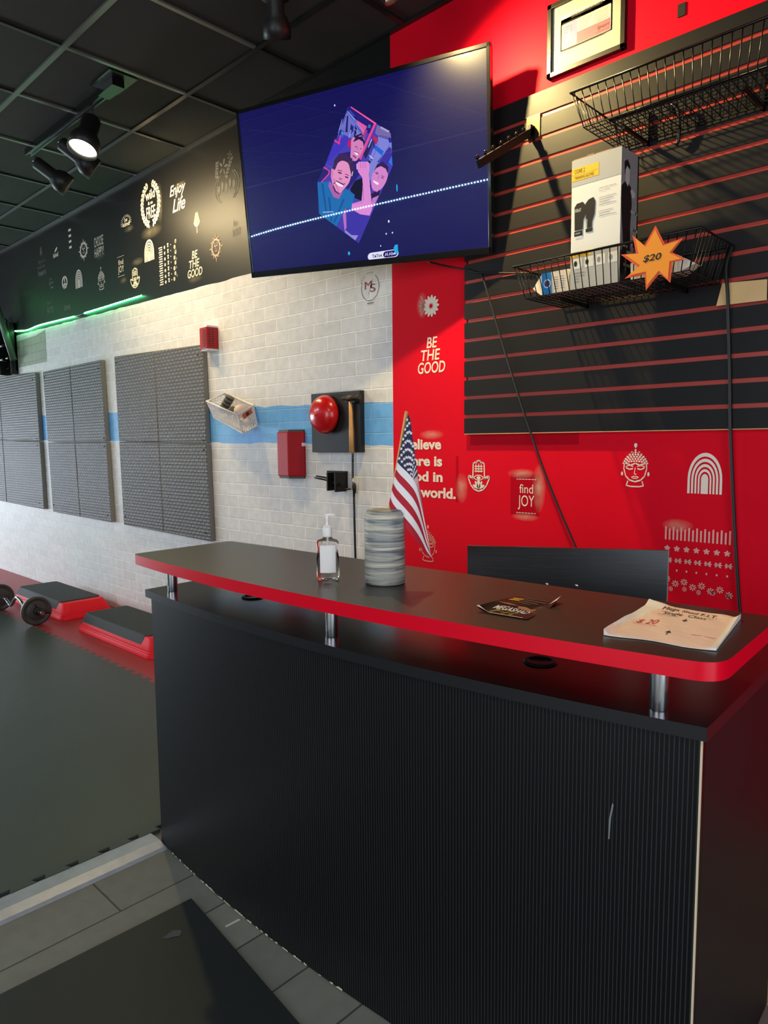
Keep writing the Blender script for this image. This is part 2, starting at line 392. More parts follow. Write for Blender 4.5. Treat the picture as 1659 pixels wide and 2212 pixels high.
# floors
SLATE = brick_mat('slate_plank_tile', rgb(118, 118, 109), rgb(132, 131, 121), rgb(70, 68, 62), .62, .172, .0028, .62, .5, .004, 'yx', (.10, .118), smooth=.1, offset=.37, noise=.002, spec=.35)
struct(MB().box(ROOM_X0, ROOM_X1, ROOM_Y0, .12, -.1, 0).build('floor', SLATE), 'grey slate-look plank tile floor')
STRIPM = mat('grey_threshold_metal', rgb(166, 172, 180), .40, .3, vary=(30, .2), bump=(60, .3, .002))
t = MB()
prof = [(-.222, .0), (-.222, .011), (-.200, .0125), (-.165, .0125), (-.130, .006), (-.118, 0)]
vs = [(x, -6.5, z) for x, z in prof]+[(x, -1.34, z) for x, z in prof]; n = len(prof)
t.add(vs, [(i, i+1, n+i+1, n+i) for i in range(n-1)]+[tuple(range(n)), tuple(range(n, 2*n))], 0)
struct(t.build('trim_1', STRIPM), 'worn grey metal threshold strip between the tiles and the gym mat')

# interlocking foam: black field and red border strip with jigsaw teeth
FOAMB = mat('black_foam', rgb(64, 70, 66), .42, spec=.45, bump=(90, .25, .002), vary=(2.2, .12))
FOAMR = mat('red_foam', rgb(158, 52, 56), .45, spec=.4, bump=(90, .25, .002), vary=(2, .1))
yj = -.615; teeth = []
x = ROOM_X0+.05
while x < -.24:
    p = .094
    for dx, dy in ((0, 0), (.030, 0), (.022, -.026), (.072, -.026), (.064, 0)):
        if x+dx < -.225: teeth.append((x+dx, yj+dy))
    x += p
teeth = [(ROOM_X0, yj)]+teeth+[(-.224, yj)]
FT = .012
redm = [(-.224, -.005), (ROOM_X0, -.005)]+teeth
tag(MB().prism(redm, .0006, FT).build('red_foam_mat', FOAMR), 'red foam border mat along the foot of the white brick wall', 'mat')
blk = list(reversed(teeth))+[(ROOM_X0, ROOM_Y0)]+[]
edge = []; y = ROOM_Y0
while y < yj-.1:
    for dx, dy in ((0, 0), (0, .030), (-.020, .022), (-.020, .060), (0, .052)):
        if y+dy < yj-.02: edge.append((-.2235+dx, y+dy))
    y += .094
tag(MB().prism(blk+edge, .0006, FT).build('black_foam_mat', FOAMB), 'black interlocking foam gym mat covering the floor at left', 'mat')
# interlocking end pieces that sit between the teeth
RUB = mat('black_rubber_mat', rgb(38, 42, 41), .5, spec=.3, bump=(40, .15, .002), vary=(5, .12))
q = [on_z(422, 1945, 0), Vector((.155, -1.42, 0))]
tag(MB().prism([(.150, -1.418), (.100, -2.9), (1.70, -2.95), (2.05, -1.64)], .0008, .007).build('rubber_doormat', RUB, bevel=.002), 'black rubber mat lying on the slate tiles in front of the desk', 'mat')
st_ = MB(); sq = [on_z(*p, .0078) for p in ((350, 2026), (362, 2018), (372, 2010), (388, 2008), (393, 2012), (388, 2022), (372, 2024), (362, 2028))]
st_.add(sq, [tuple(range(len(sq)))]); st_ = st_.build('dry_stain', mat('dry_stain_grey', rgb(70, 76, 76), .7), bpy.data.objects['rubber_doormat']); st_['label'] = 'pale dried stain on the mat'
tape = MB().prism([tuple(on_z(*p, 0).xy) for p in ((486, 2001), (489, 2003), (519, 1988), (516, 1985))], .0004, .0012)
tag(tape.build('white_tape_strip', mat('white_tape', rgb(200, 198, 190), .7)), 'short strip of white tape on the tiles at the desk foot', 'tape')

# ================================================================== PAINTED STENCILS ON THE WALL (parts of the wall)
def rainbow(f):
    for i, (a, b) in enumerate(((1, .86), (.78, .66), (.58, .47), (.39, .29), (.21, .0))):
        A = [(.5-.5*a, 0)]+[(.5+.5*a*math.cos(PI-PI*k/16), .35+.65*a*math.sin(PI*k/16)) for k in range(17)]+[(.5+.5*a, 0)]
        B = [(.5-.5*b, 0)]+[(.5+.5*b*math.cos(PI-PI*k/16), .35+.65*b*math.sin(PI*k/16)) for k in range(17)]+[(.5+.5*b, 0)]
        f.strip(A, B)
    return f
def buddha(f):
    f.petal(.5, .88, PI/2, .12, .06)
    for r, (z, n, w) in enumerate(((.84, 3, .12), (.79, 5, .2), (.74, 7, .28), (.69, 8, .34), (.64, 9, .38), (.59, 10, .41))):
        for k in range(n): f.disc(.5+(k-(n-1)/2)/max(1, n-1)*2*w, z-.05*abs((k-(n-1)/2)/max(1, n-1)*2)**2, .038, .022, n=7)
    f.band([(.12, .55), (.10, .42), (.17, .25), (.30, .16), (.50, .12), (.70, .16), (.83, .25), (.90, .42), (.88, .55)], .035)
    f.band([(.15, .54), (.35, .5), (.5, .54), (.65, .5), (.85, .54)], .03)
    for s in (-1, 1):
        f.band([(.5+s*.08, .42), (.5+s*.2, .40), (.5+s*.32, .44)], .03); f.band([(.5+s*.07, .47), (.5+s*.2, .49), (.5+s*.33, .47)], .02)
        f.disc(.5+s*.46, .30, .04, .05, n=8); f.band([(.5+s*.25, .13), (.5+s*.30, .03)], .035)
    f.band([(.5, .44), (.47, .30), (.54, .29)], .022); f.band([(.38, .22), (.46, .24), (.5, .235), (.54, .24), (.62, .22)], .028); f.band([(.42, .195), (.58, .195)], .018)
    f.band([(.22, .03), (.35, .01), (.65, .01), (.78, .03)], .03)
    return f
def hamsa(f):
    L = [(.5, .0), (.28, .06), (.12, .2), (.0, .42), (.02, .5), (.14, .48), (.22, .40), (.24, .90), (.33, .95), (.38, .90), (.42, .98), (.5, 1)]
    P = L+[(1-x, y) for x, y in L[::-1]]
    f.band(P, .05)
    for s in (-1, 0, 1): f.band([(.5+s*.13, .62), (.5+s*.13, .9)], .03); [f.petal(.5+s*.13, .62+.08*k, PI/2+j*.9, .08, .02) for k in range(3) for j in (-1, 1)]
    f.petal(.5, .06, PI/2, .30, .09)
    for a in (-.6, .6, -1.15, 1.15): f.petal(.5, .08, PI/2+a, .3, .05)
    f.disc(.5, .44, .1, .05); f.band([(.25, .44), (.4, .52), (.6, .52), (.75, .44)], .03); f.band([(.25, .44), (.4, .37), (.6, .37), (.75, .44)], .03)
    f.disc(.1, .44, .04, .03, n=6); f.disc(.9, .44, .04, .03, n=6)
    return f
def sunface(f):
    n = 12; R = lambda a, r: (.5+r*math.cos(a), .5+r*math.sin(a))
    for k in range(n):
        a = 2*PI*k/n+PI/2; l = .5 if k % 3 == 0 else .42
        f.poly([R(a-.14, .30), R(a, l), R(a+.14, .30)])
    f.strip([R(2*PI*k/24, .34) for k in range(25)], [R(2*PI*k/24, .24) for k in range(25)])
    f.disc(.42, .56, .05, .03); f.disc(.58, .56, .05, .03); f.band([(.5, .58), (.48, .47), (.53, .46)], .025); f.band([(.42, .40), (.5, .37), (.58, .40)], .03); f.band([(.36, .63), (.45, .65)], .02); f.band([(.55, .65), (.64, .63)], .02)
    return f
def daisy(f, x=.5, y=.5, r=.5, n=13, asp=1.0, mi=0):
    for k in range(n): f.petal(x+.16*r*math.cos(2*PI*k/n)*asp, y+.16*r*math.sin(2*PI*k/n), 2*PI*k/n, r*.84, r*.16, mi, 1)
    return f
def be_the_good(f):
    f.text('BE', .33, .70, .72, 1, bold=.015, shear=.15); f.text('THE', .12, .36, .82, .66, bold=.015, shear=.15); f.text('GOOD', 0, 0, 1, .32, bold=.015, shear=.15); return f
def find_joy(f, dots=True):
    f.text('find', .15, .58, .85, .84, bold=.0); f.text('JOY', .08, .10, .92, .52, bold=-.0)
    for y in (.0, .97): f.rect(0, y, 1, y+.02); [f.disc(.1+.16*k, y+.01, .03, .012, n=6) for k in range(6)]
    return f
def pattern(f, vert=False):
    for k in range(17): f.rect(.02+.056*k, .80+.0, .045+.056*k, 1.0-.03*(k % 2))
    for k in range(7):
        x = .06+.14*k
        for j in range(5): f.petal(x, .67, 2*PI*j/5+.3, .045, .014)
        for j in (-1, 0, 1): f.petal(x+.02, .49, j*.7, .06, .012); f.petal(x+.02, .49, PI+j*.7, .05, .012)
        f.disc(x+.01, .34, .014, .018, n=8)
    rr = random.Random(5)
    for k in range(8): daisy(f, .07+.125*k, .20-.05*(k % 2)-.012*k, .055, 8)
    for k in range(5): f.disc(.13+.2*k, .05+.02*(k % 2), .035, .04, 1, n=9)
    return f
def mirror_vert(fn):  # turn a pattern on its side
    return lambda u, v: fn(1-v, u)
def stencil(name, box, art, m=SOFTW, label=None, y=-.0012, fn=None):
    o = art.build(name, m, fn or wall_box(*box, y), wall_back)
    if label: o['label'] = label
    return o
# black band
f = Flat()
for s in (-1, 1):
    for k in range(13):
        a = PI/2+s*(.22+k*.21); f.petal(.5+.42*math.cos(a), .5+.42*math.sin(a), a+s*1.0, .13, .035); f.petal(.5+.42*math.cos(a), .5+.42*math.sin(a), a+s*2.3, .1, .03)
f.text('wild', .26, .60, .74, .80, bold=.02); f.text('& so', .38, .49, .62, .56, bold=.02); f.text('FREE', .28, .20, .74, .45, bold=.01)
stencil('painted_wreath', (304, 388, 347, 492), f, SOFTY, 'wild and FREE lettering in a leaf wreath')
f = Flat(); f.text('Enjoy', 0, .5, 1, 1, bold=.012, shear=.35); f.text('Life', .15, 0, .95, .48, bold=.012, shear=.35)
stencil('painted_lettering', (367, 395, 402, 456), f, SOFTY, 'Enjoy Life script lettering')
f = Flat(); daisy(f, .40, .76, .17, 5); daisy(f, .66, .93, .09, 5)
for x0, y0, x1, y1 in ((.13, .58, .16, .84), (.52, .50, .72, .80)):
    for k in range(6):
        t_ = k/5; f.petal(x0+(x1-x0)*t_, y0+(y1-y0)*t_, 1.0, .1, .03); f.petal(x0+(x1-x0)*t_, y0+(y1-y0)*t_, 2.1, .1, .03)
for s, r in ((1, .5), (1, .40), (-1, .46), (-1, .36)):
    f.band([(.5+s*r*math.cos(a), .34+.34*math.sin(a)) for a in [-.9+.2*k for k in range(10)]], .025)
for k in range(5): f.petal(.2+.15*k, .22+.05*(k % 2), 1.57, .2, .05)
stencil('painted_flowers', (462, 331, 517, 440), f, FAINT, 'wildflower bouquet outline')
f = Flat()
for r in range(6):
    for s in (-1, 1): f.petal(.5+s*.02, .25+.11*r, PI/2+s*.9, .42-.05*r, .07)
f.band([(.5, .0), (.5, .9)], .06); stencil('painted_leaf', (415, 455, 436, 503), f, SOFTY, 'single leaf outline')
stencil('painted_sun', (452, 502, 482, 567), sunface(Flat()), mat('stencil_rose', rgb(205, 172, 150), .6), 'rosy sun with a face')
f = Flat(); f.text('be', .1, .6, .6, 1); f.text('ROOT', 0, 0, 1, .45); stencil('painted_lettering', (503, 473, 521, 509), f, FAINT, 'faint lettering beside the television')
f = Flat()
for k in range(14):
    a = PI*(k+.5)/14*1.25-.35
    f.band([(.5+.36*math.cos(a), .45+.36*math.sin(a)), (.5+.5*math.cos(a), .45+.5*math.sin(a))], .035)
f.text('be', .36, .5, .64, .78, bold=.02); f.text('kind', .18, .22, .84, .5, bold=.03)
stencil('painted_lettering', (261, 462, 284, 496), f, SOFTY, 'be kind lettering in a sunburst')
stencil('painted_rainbow', (312, 517, 333, 564), rainbow(Flat()), SOFTY, 'cream rainbow right of the raised hand stencil')
f = pattern(Flat()); f.v = [(1-v, u) for u, v in f.v]; stencil('painted_border', (344, 522, 384, 613), f, [SOFTY, FAINT], 'upright border of ticks, flowers and dots')
stencil('painted_lettering', (405, 541, 437, 598), be_the_good(Flat()), SOFTY, 'cream BE THE GOOD lettering on the black band')
stencil('painted_lettering', (254, 553, 269, 597), find_joy(Flat()), SOFTY, 'cream find JOY lettering on the black band')
stencil('painted_hand', (282, 579, 302, 622), hamsa(Flat()), SOFTY, 'cream raised hand motif')
f = Flat(); f.text('CHOOSE', 0, .52, 1, 1, bold=.0); f.text('HAPPY!', 0, 0, 1, .46); stencil('painted_lettering', (204, 510, 224, 554), f, SOFTY, 'CHOOSE HAPPY lettering')
stencil('painted_sun', (169, 514, 193, 566), sunface(Flat()), SOFTW, 'white sun with a face')
f = Flat(); [f.rect(.2, .04+.27*k, .8, .15+.27*k) for k in range(4)]; stencil('painted_marks', (147, 492, 156, 539), f, SOFTW, 'column of four small marks')
f = Flat(); f.petal(.4, .45, .8, .6, .1); f.text('kind', .2, 0, .9, .42, bold=.02); stencil('painted_lettering', (112, 533, 127, 556), f, SOFTW, 'small lettering with a leaf')
f = Flat(); f.petal(.45, .72, 1.1, .3, .09); f.petal(.6, .70, 1.5, .3, .06); f.text('she is', .15, .52, .9, .62); f.text('wild at', 0, .36, .9, .46); f.text('heart', .1, .14, 1, .32, bold=.02)
stencil('painted_lettering', (80, 532, 99, 606), f, FAINT, 'faint lettering with a flame shape')
f = Flat(); f.text('be', .2, .75, .7, 1); f.text('glow', 0, .3, 1, .65, bold=.02); f.rect(.3, 0, .9, .12); stencil('painted_lettering', (106, 598, 116, 623), f, FAINT, 'tiny faint lettering left of the peace sign')
f = Flat(); f.strip([(.5+.5*math.cos(2*PI*k/24), .5+.5*math.sin(2*PI*k/24)) for k in range(25)], [(.5+.36*math.cos(2*PI*k/24), .5+.36*math.sin(2*PI*k/24)) for k in range(25)])
f.band([(.5, .05), (.5, .95)], .13); f.band([(.5, .5), (.2, .2)], .13); f.band([(.5, .5), (.8, .2)], .13)
stencil('painted_peace_sign', (134, 596, 146, 624), f, SOFTW, 'white peace sign')
stencil('painted_rainbow', (163, 582, 178, 622), rainbow(Flat()), SOFTW, 'white rainbow right of the peace sign')
stencil('painted_buddha', (211, 576, 227, 626), buddha(Flat()), SOFTW, 'white buddha head on the black band')
f = Flat(); f.text('you', 0, .62, .6, 1); f.text('MATTER', 0, 0, 1, .5, bold=.01); stencil('painted_lettering', (102, 650, 116, 676), f, FAINT, 'faint lettering above the green light strip')
f = Flat(); f.text('love', 0, 0, 1, 1, bold=.02); stencil('painted_lettering', (139, 655, 152, 670), f, FAINT, 'faint love lettering')
# red wall
f = daisy(Flat()); stencil('painted_daisy', (914, 637, 949, 685), f, SOFTW, 'white daisy'); f = Flat(); [f.petal(.9, .5, PI+(k-2)*.4, .8, .14) for k in range(5)]
stencil('painted_daisy', (904, 642, 919, 680), f, PINK, 'pink overspray of half a daisy')
stencil('painted_lettering', (903, 728, 962, 806), be_the_good(Flat()), SOFTW, 'white BE THE GOOD lettering on the red wall')
f = Flat()
for tx, xa_, xb_, yt_, yb_ in (('Believe', 876, 955, 948, 971), ('there is', 866, 957, 984, 1007), ('good in', 866, 958, 1018, 1047), ('the world.', 866, 985, 1052, 1075)):
    f.text(tx, (xa_-868)/118, (1078-yb_)/133, (xb_-868)/118, (1078-yt_)/133, bold=.035)
stencil('painted_lettering', (868, 945, 986, 1078), f, SOFTW, 'Believe there is good in the world lettering')
stencil('painted_hand', (1012, 995, 1057, 1061), hamsa(Flat()), SOFTW, 'white raised hand motif on the red wall')
stencil('painted_lettering', (1116, 1034, 1158, 1109), find_joy(Flat()), SOFTW, 'white find JOY lettering on the red wall')
stencil('painted_buddha', (1342, 957, 1404, 1052), buddha(Flat()), SOFTW, 'white buddha head on the red wall under the slatted panel')
stencil('painted_rainbow', (1486, 978, 1561, 1067), rainbow(Flat()), SOFTW, 'white rainbow on the red wall')
f = pattern(Flat()); stencil('painted_border', (1432, 1142, 1587, 1287), f, [mat('stencil_worn', rgb(232, 168, 160), .65), PINK], 'worn border of ticks, flowers and daisies')
stencil('painted_buddha', (906, 1134, 944, 1213), buddha(Flat()), mat('stencil_warm', rgb(226, 150, 130), .65), 'pale buddha head behind the flag')
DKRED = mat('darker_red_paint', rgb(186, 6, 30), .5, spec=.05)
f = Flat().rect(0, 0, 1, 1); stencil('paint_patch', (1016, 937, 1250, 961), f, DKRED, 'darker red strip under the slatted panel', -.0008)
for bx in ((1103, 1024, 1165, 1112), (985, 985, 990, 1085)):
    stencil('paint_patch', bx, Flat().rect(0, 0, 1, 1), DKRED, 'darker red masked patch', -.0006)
# soft overspray left around some stencils
def overspray_mat(name, col, amount):
    m = mat(name, col, .6, spec=.1); nt = m.node_tree; L = nt.links; b = nt.nodes['Principled BSDF']
    tc = nt.nodes.new('ShaderNodeTexCoord'); uvm = nt.nodes.new('ShaderNodeVectorMath'); uvm.operation = 'SUBTRACT'; uvm.inputs[1].default_value = (.5, .5, 0)
    L.new(tc.outputs['UV'], uvm.inputs[0]); ln = nt.nodes.new('ShaderNodeVectorMath'); ln.operation = 'LENGTH'; L.new(uvm.outputs[0], ln.inputs[0])
    r = nt.nodes.new('ShaderNodeMapRange'); r.inputs['From Min'].default_value = .5; r.inputs['From Max'].default_value = .0; r.inputs['To Max'].default_value = amount; L.new(ln.outputs['Value'], r.inputs['Value'])
    n = nt.nodes.new('ShaderNodeTexNoise'); n.inputs['Scale'].default_value = 30; L.new(tc.outputs['Object'], n.inputs['Vector'])
    mu = nt.nodes.new('ShaderNodeMath'); mu.operation = 'MULTIPLY'; L.new(r.outputs[0], mu.inputs[0]); L.new(n.outputs['Fac'], mu.inputs[1]); L.new(mu.outputs[0], b.inputs['Alpha'])
    return m
OVR = overspray_mat('overspray_pink', rgb(240, 190, 170), .9); OVB = overspray_mat('overspray_grey', rgb(150, 142, 120), .7)
def overspray(x0, y0, x1, y1, m):
    o = Flat().rect(0, 0, 1, 1).build('paint_overspray', m, wall_box(x0, y0, x1, y1, -.0018), wall_back)
    uv = o.data.uv_layers.new(name='UVMap')
    for i, c in enumerate(((0, 0), (1, 0), (1, 1), (0, 1))): uv.data[i].uv = c
for bx in ((1096, 1012, 1160, 1034), (984, 1020, 1012, 1088), (906, 928, 960, 950), (1105, 1108, 1165, 1126), (900, 630, 925, 690), (1430, 1120, 1500, 1150), (1150, 1000, 1180, 1110)): overspray(*bx, OVR)
for bx in ((304, 484, 352, 516), (338, 390, 352, 486), (405, 592, 440, 612), (258, 598, 276, 614), (284, 556, 312, 574), (206, 546, 228, 562), (376, 392, 402, 406), (268, 486, 290, 502)): overspray(*bx, OVB)
# logo on the white brick
LOGK = mat('logo_black', rgb(40, 38, 40), .6); LOGR = mat('logo_red', rgb(150, 24, 40), .6)
f = Flat()
for a0, a1 in ((-1.15*PI, .30*PI),):
    f.strip(arc(.5, .56, .42, a0, a1, 30, .43), arc(.5, .56, .40, a0, a1, 30, .415))
for k, ch in enumerate('MEGA SHAD'):
    a = PI*(.86-.055*k)
    if ch != ' ': f.text(ch, .5+.46*math.cos(a)-.025, .56+.46*math.sin(a)-.02, .5+.46*math.cos(a)+.025, .56+.46*math.sin(a)+.02, 0)
f.text('M', .25, .52, .58, .76, 1); f.text('S', .50, .40, .75, .65, 1); f.band([(.42, .34), (.62, .80)], .012, 0)
f.rect(.36, .05, .66, .075); f.text('megashad.com', .36, .0, .66, .03)
stencil('painted_logo', (777, 590, 823, 659), f, [LOGK, LOGR], 'round black and red MS logo')

# ================================================================== SLATTED DISPLAY PANEL
SLATB = mat('black_slat_laminate', rgb(29, 28, 29), .46, spec=.22, bump=(400, .12, .0006))
GROOVE = mat('red_groove_insert', rgb(170, 62, 52), .28, spec=.5)
MDF = mat('raw_mdf_edge', rgb(214, 160, 110), .7)
slat = thing('slatwall_panel', 'black slatted display panel with red groove strips on the red wall', 'panel', (0, 0, 1.261))
ZS, SLT = 1.261, .0190
X0S, X1S = .0, 1.60
b = MB(); gi = MB()
zk = [ZS]+[ZS+.0762*k-.007 for k in range(1, 16)]+[ZS+1.2192]
for k in range(16):
    lo = zk[k]+(.0072 if k else 0); hi = zk[k+1]-(.0072 if k < 15 else 0)
    b.box(X0S, X1S, -SLT, -SLT+.006, lo, hi)
    b.box(X0S, X1S, -SLT+.006, -.0015, lo-(.006 if k else 0)+.008, hi+.006-.008)
b.box(X0S, X1S, -.004, -.0015, ZS, ZS+1.2192)
b.box(X0S, X1S, -SLT, -.002, ZS-.003, ZS, 1)
b.build('slat_board', [SLATB, MDF], slat)
for k in range(1, 16):
    g = MB(); z = zk[k]
    g.box(X0S+.004+.012*(k % 3 == 0), X1S, -.0142, -.0095, z-.0072, z+.0072)
    o = g.build('groove_insert', GROOVE, slat)

# ================================================================== TELEVISION
def rot3(a, t, r):
    return Matrix.Rotation(a, 3, 'Z') @ Matrix.Rotation(t, 3, 'X') @ Matrix.Rotation(r, 3, 'Y')
TVC = Vector((-.407, -.234, 2.323)); TVM = rot3(math.radians(10.952), math.radians(9.501), math.radians(3.228)).to_4x4(); TVM.translation = TVC
tv = thing('television', 'large flat screen television tilted down from the wall, playing a blue picture', 'television', TVC)
TW, TH = 1.228/2, 1.228/1.73/2
bz = MB()
for x0, x1, z0, z1 in ((-TW, TW, TH-.016, TH), (-TW, TW, -TH, -TH+.026), (-TW, -TW+.014, -TH, TH), (TW-.014, TW, -TH, TH)):
    bz.box(x0, x1, -.004, .016, z0, z1, 0, TVM)
bz.build('bezel', mat('tv_gloss_bezel', rgb(14, 14, 16), .18, coat=.5), tv, bevel=.002)
bk = MB(); bk.box(-TW+.004, TW-.004, .012, .034, -TH+.004, TH-.004, 0, TVM); bk.box(-.33, .33, .034, .058, -TH+.05, .12, 0, TVM)
bk.build('back_cover', BLACK, tv, bevel=.004)
SCREEN = mat('screen_navy', (0.002, .002, .004, 1), .25, spec=.5, emit=rgb(17, 10, 90), estr=.82, coat=1.0); SCREEN.node_tree.nodes['Principled BSDF'].inputs['Coat Roughness'].default_value = .015
sc = MB(); sc.box(-TW+.012, TW-.012, -.001, .010, -TH+.022, TH-.012, 0, TVM)
screen = sc.build('screen', SCREEN, tv)
# the picture shown: a cut-out group photo drawn in flat shapes, measured in a 1659x2212 enlargement
def scr(cx, cy, lift):
    px, py = 640+cx*.144665, 220+cy*.144665; v = ray(px, py); n = TVM.to_3x3() @ Vector((0, -1, 0))
    h = CAM_POS+v*(((TVC-CAM_POS).dot(n))/v.dot(n)); return h+n*(.0012+lift)
pics = []
def pic(name, pts, col, lift, smooth=False, label=None):
    P = pts
    if smooth:
        Q = [(p[0], p[1], 0) for p in pts]; Q = Q+[Q[0]]; P = [(p.x, p.y) for p in catmull(Q, 4)][:-1]
    r_, g_, b_ = rgb(*col)[:3]
    pics.append((P, (r_, g_, b_, 1), lift))
def stroke(a_, b_, w_, col, lift):
    dx, dy = b_[0]-a_[0], b_[1]-a_[1]; d_ = math.hypot(dx, dy); nx, ny = -dy/d_*w_/2, dx/d_*w_/2
    pic('', [(a_[0]+nx, a_[1]+ny), (a_[0]-nx, a_[1]-ny), (b_[0]-nx, b_[1]-ny), (b_[0]+nx, b_[1]+ny)], col, lift)
pic('', [(785, 55), (1190, 320), (1412, 470), (1440, 960), (935, 2110), (345, 1670), (318, 1205), (600, 560)], (70, 62, 178), 0)            # base
pic('', [(785, 55), (1190, 320), (1110, 480), (940, 420), (760, 150)], (34, 24, 120), .0002)                                              # ceiling
pic('', [(760, 150), (930, 300), (1010, 480), (860, 560), (740, 500), (620, 470)], (110, 112, 205), .0002)                               # far wall
pic('', [(900, 270), (1060, 370), (1000, 500), (960, 400)], (225, 90, 165), .0003)
pic('', [(820, 70), (1200, 320), (1190, 345), (815, 85)], (250, 90, 150), .0004)
pic('', [(1165, 320), (1200, 320), (960, 880), (925, 870)], (235, 70, 150), .0004)                                                          # red post
pic('', [(700, 500), (860, 560), (760, 640), (440, 930), (580, 560)], (66, 52, 190), .0003)                                               # floor
pic('', [(1210, 340), (1412, 470), (1420, 560), (1230, 510), (1180, 470)], (120, 105, 170), .0003)
pic('', [(1230, 520), (1425, 580), (1430, 760), (1100, 1180), (1080, 880)], (128, 132, 216), .0003)
pic('', [(1180, 640), (1310, 740), (1285, 810), (1165, 700)], (30, 100, 220), .0004); pic('', [(1395, 670), (1425, 700), (1430, 860), (1340, 960), (1210, 900)], (58, 46, 160), .0004)
pic('', [(1430, 810), (1440, 960), (1380, 900)], (40, 120, 230), .0005)
pic('', [(1130, 480), (1230, 560), (1200, 640), (1150, 600)], (150, 40, 110), .0005); pic('', [(1000, 780), (1150, 560), (1130, 660), (1040, 860)], (40, 34, 90), .0004)
for x_, y_, w_, h_ in ((760, 200, 40, 260), (820, 330, 34, 150), (880, 360, 30, 170)): pic('', [(x_, y_), (x_+w_*.5, y_+20), (x_+w_*.2, y_+h_), (x_-w_*.6, y_+h_-10)], (30, 26, 90), .0004)
pic('', [(640, 400), (720, 430), (700, 540), (630, 500)], (70, 90, 190), .0004); pic('', [(575, 560), (660, 620), (650, 640), (570, 590)], (235, 60, 120), .0004); pic('', [(655, 510), (672, 512), (650, 610), (632, 600)], (235, 60, 120), .0004)
pic('', [(770, 610), (800, 565), (850, 570), (860, 630), (830, 690), (785, 670)], (190, 30, 90), .0005, True)                               # ball
pic('', [(410, 970), (500, 1020), (490, 1080), (380, 1200), (330, 1190)], (44, 34, 120), .0004); pic('', [(415, 968), (505, 1030), (495, 1085), (385, 1200), (370, 1198), (480, 1075), (488, 1035), (408, 985)], (235, 70, 130), .0005)
pic('', [(640, 780), (820, 740), (960, 860), (1010, 1000), (900, 1150), (760, 1330), (640, 1000), (600, 840)], (40, 30, 118), .0006)         # man behind: shirt
pic('', [(820, 690), (830, 560), (900, 515), (990, 520), (1025, 600), (1000, 720), (920, 860), (870, 885), (815, 840)], (214, 130, 190), .0008, True)
pic('', [(850, 600), (900, 520), (990, 520), (1030, 600), (1010, 680), (1000, 600), (940, 560), (880, 590)], (40, 22, 70), .0009)
pic('', [(870, 745), (930, 770), (915, 800), (875, 770)], (250, 225, 245), .0010, True); pic('', [(862, 735), (940, 765), (945, 780), (870, 748)], (70, 34, 90), .0010)
pic('', [(880, 660), (915, 680), (912, 688), (880, 670)], (60, 30, 80), .0010); pic('', [(955, 690), (985, 705), (980, 712), (955, 700)], (60, 30, 80), .0010)
pic('', [(810, 1300), (880, 1180), (1000, 1130), (1120, 1250), (1110, 1500), (980, 1480), (840, 1420)], (16, 10, 44), .0007)                   # dark shirts
pic('', [(1110, 1380), (1260, 1300), (1240, 1420), (1150, 1520)], (30, 18, 70), .0007); pic('', [(1140, 1440), (1240, 1395), (1150, 1580), (1128, 1560)], (196, 120, 196), .0008)
pic('', [(1120, 1180), (1150, 1060), (1200, 970), (1290, 950), (1370, 1010), (1360, 1150), (1300, 1270), (1220, 1330), (1140, 1300)], (216, 134, 205), .0009, True)  # woman
pic('', [(1150, 1060), (1215, 930), (1300, 900), (1380, 970), (1375, 1080), (1340, 1000), (1270, 960), (1200, 990)], (46, 26, 80), .0010)
pic('', [(1155, 1170), (1235, 1215), (1215, 1240), (1160, 1200)], (250, 232, 250), .0011, True); pic('', [(1190, 1060), (1230, 1075), (1228, 1088), (1190, 1072)], (50, 24, 80), .0011); pic('', [(1270, 1120), (1310, 1140), (1305, 1150), (1270, 1132)], (50, 24, 80), .0011)
pic('', [(320, 1205), (500, 1190), (700, 1330), (760, 1300), (880, 1390), (820, 1600), (740, 1590), (600, 1860), (345, 1670)], (28, 108, 178), .0010)                    # blue T-shirt
for A_, B_ in (((380, 1220), (440, 1640)), ((480, 1420), (520, 1780)), ((700, 1450), (560, 1800))): pic('', [A_, (A_[0]+28, A_[1]+10), (B_[0]+22, B_[1]), B_], (22, 80, 150), .0011)
pic('', [(500, 1180), (640, 1360), (700, 1340), (640, 1450), (560, 1420), (485, 1260)], (176, 96, 170), .0011)
pic('', [(525, 1130), (540, 1000), (600, 900), (700, 850), (800, 900), (830, 1020), (800, 1190), (720, 1300), (640, 1370), (570, 1310), (540, 1200)], (230, 146, 196), .0012, True)   # front man
pic('', [(565, 990), (580, 860), (690, 780), (800, 830), (850, 950), (835, 1100), (810, 1020), (780, 920), (690, 880), (610, 930)], (60, 36, 84), .0013, True)
pic('', [(600, 1190), (700, 1250), (690, 1270), (640, 1255), (600, 1220)], (250, 230, 250), .0014, True); pic('', [(590, 1170), (720, 1230), (715, 1248), (600, 1190)], (80, 38, 100), .0014); pic('', [(555, 1230), (600, 1330), (660, 1370), (640, 1380), (580, 1345), (550, 1270)], (90, 44, 110), .0014)
pic('', [(630, 1045), (680, 1060), (675, 1078), (630, 1062)], (60, 30, 84), .0014, True); pic('', [(735, 1110), (780, 1125), (775, 1142), (735, 1128)], (60, 30, 84), .0014, True); pic('', [(640, 1120), (680, 1150), (650, 1165)], (190, 100, 160), .0014)
pic('', [(520, 1130), (528, 1000), (560, 1000), (560, 1080), (540, 1150)], (214, 130, 188), .0013)
pic('', [(905, 930), (940, 895), (1080, 895), (1100, 960), (1090, 1080), (1110, 1300), (1140, 1600), (1100, 1700), (960, 1680), (830, 1600), (840, 1520), (980, 1480), (1000, 1250), (990, 1130), (930, 1050)], (224, 140, 214), .0015)   # raised arm, fist
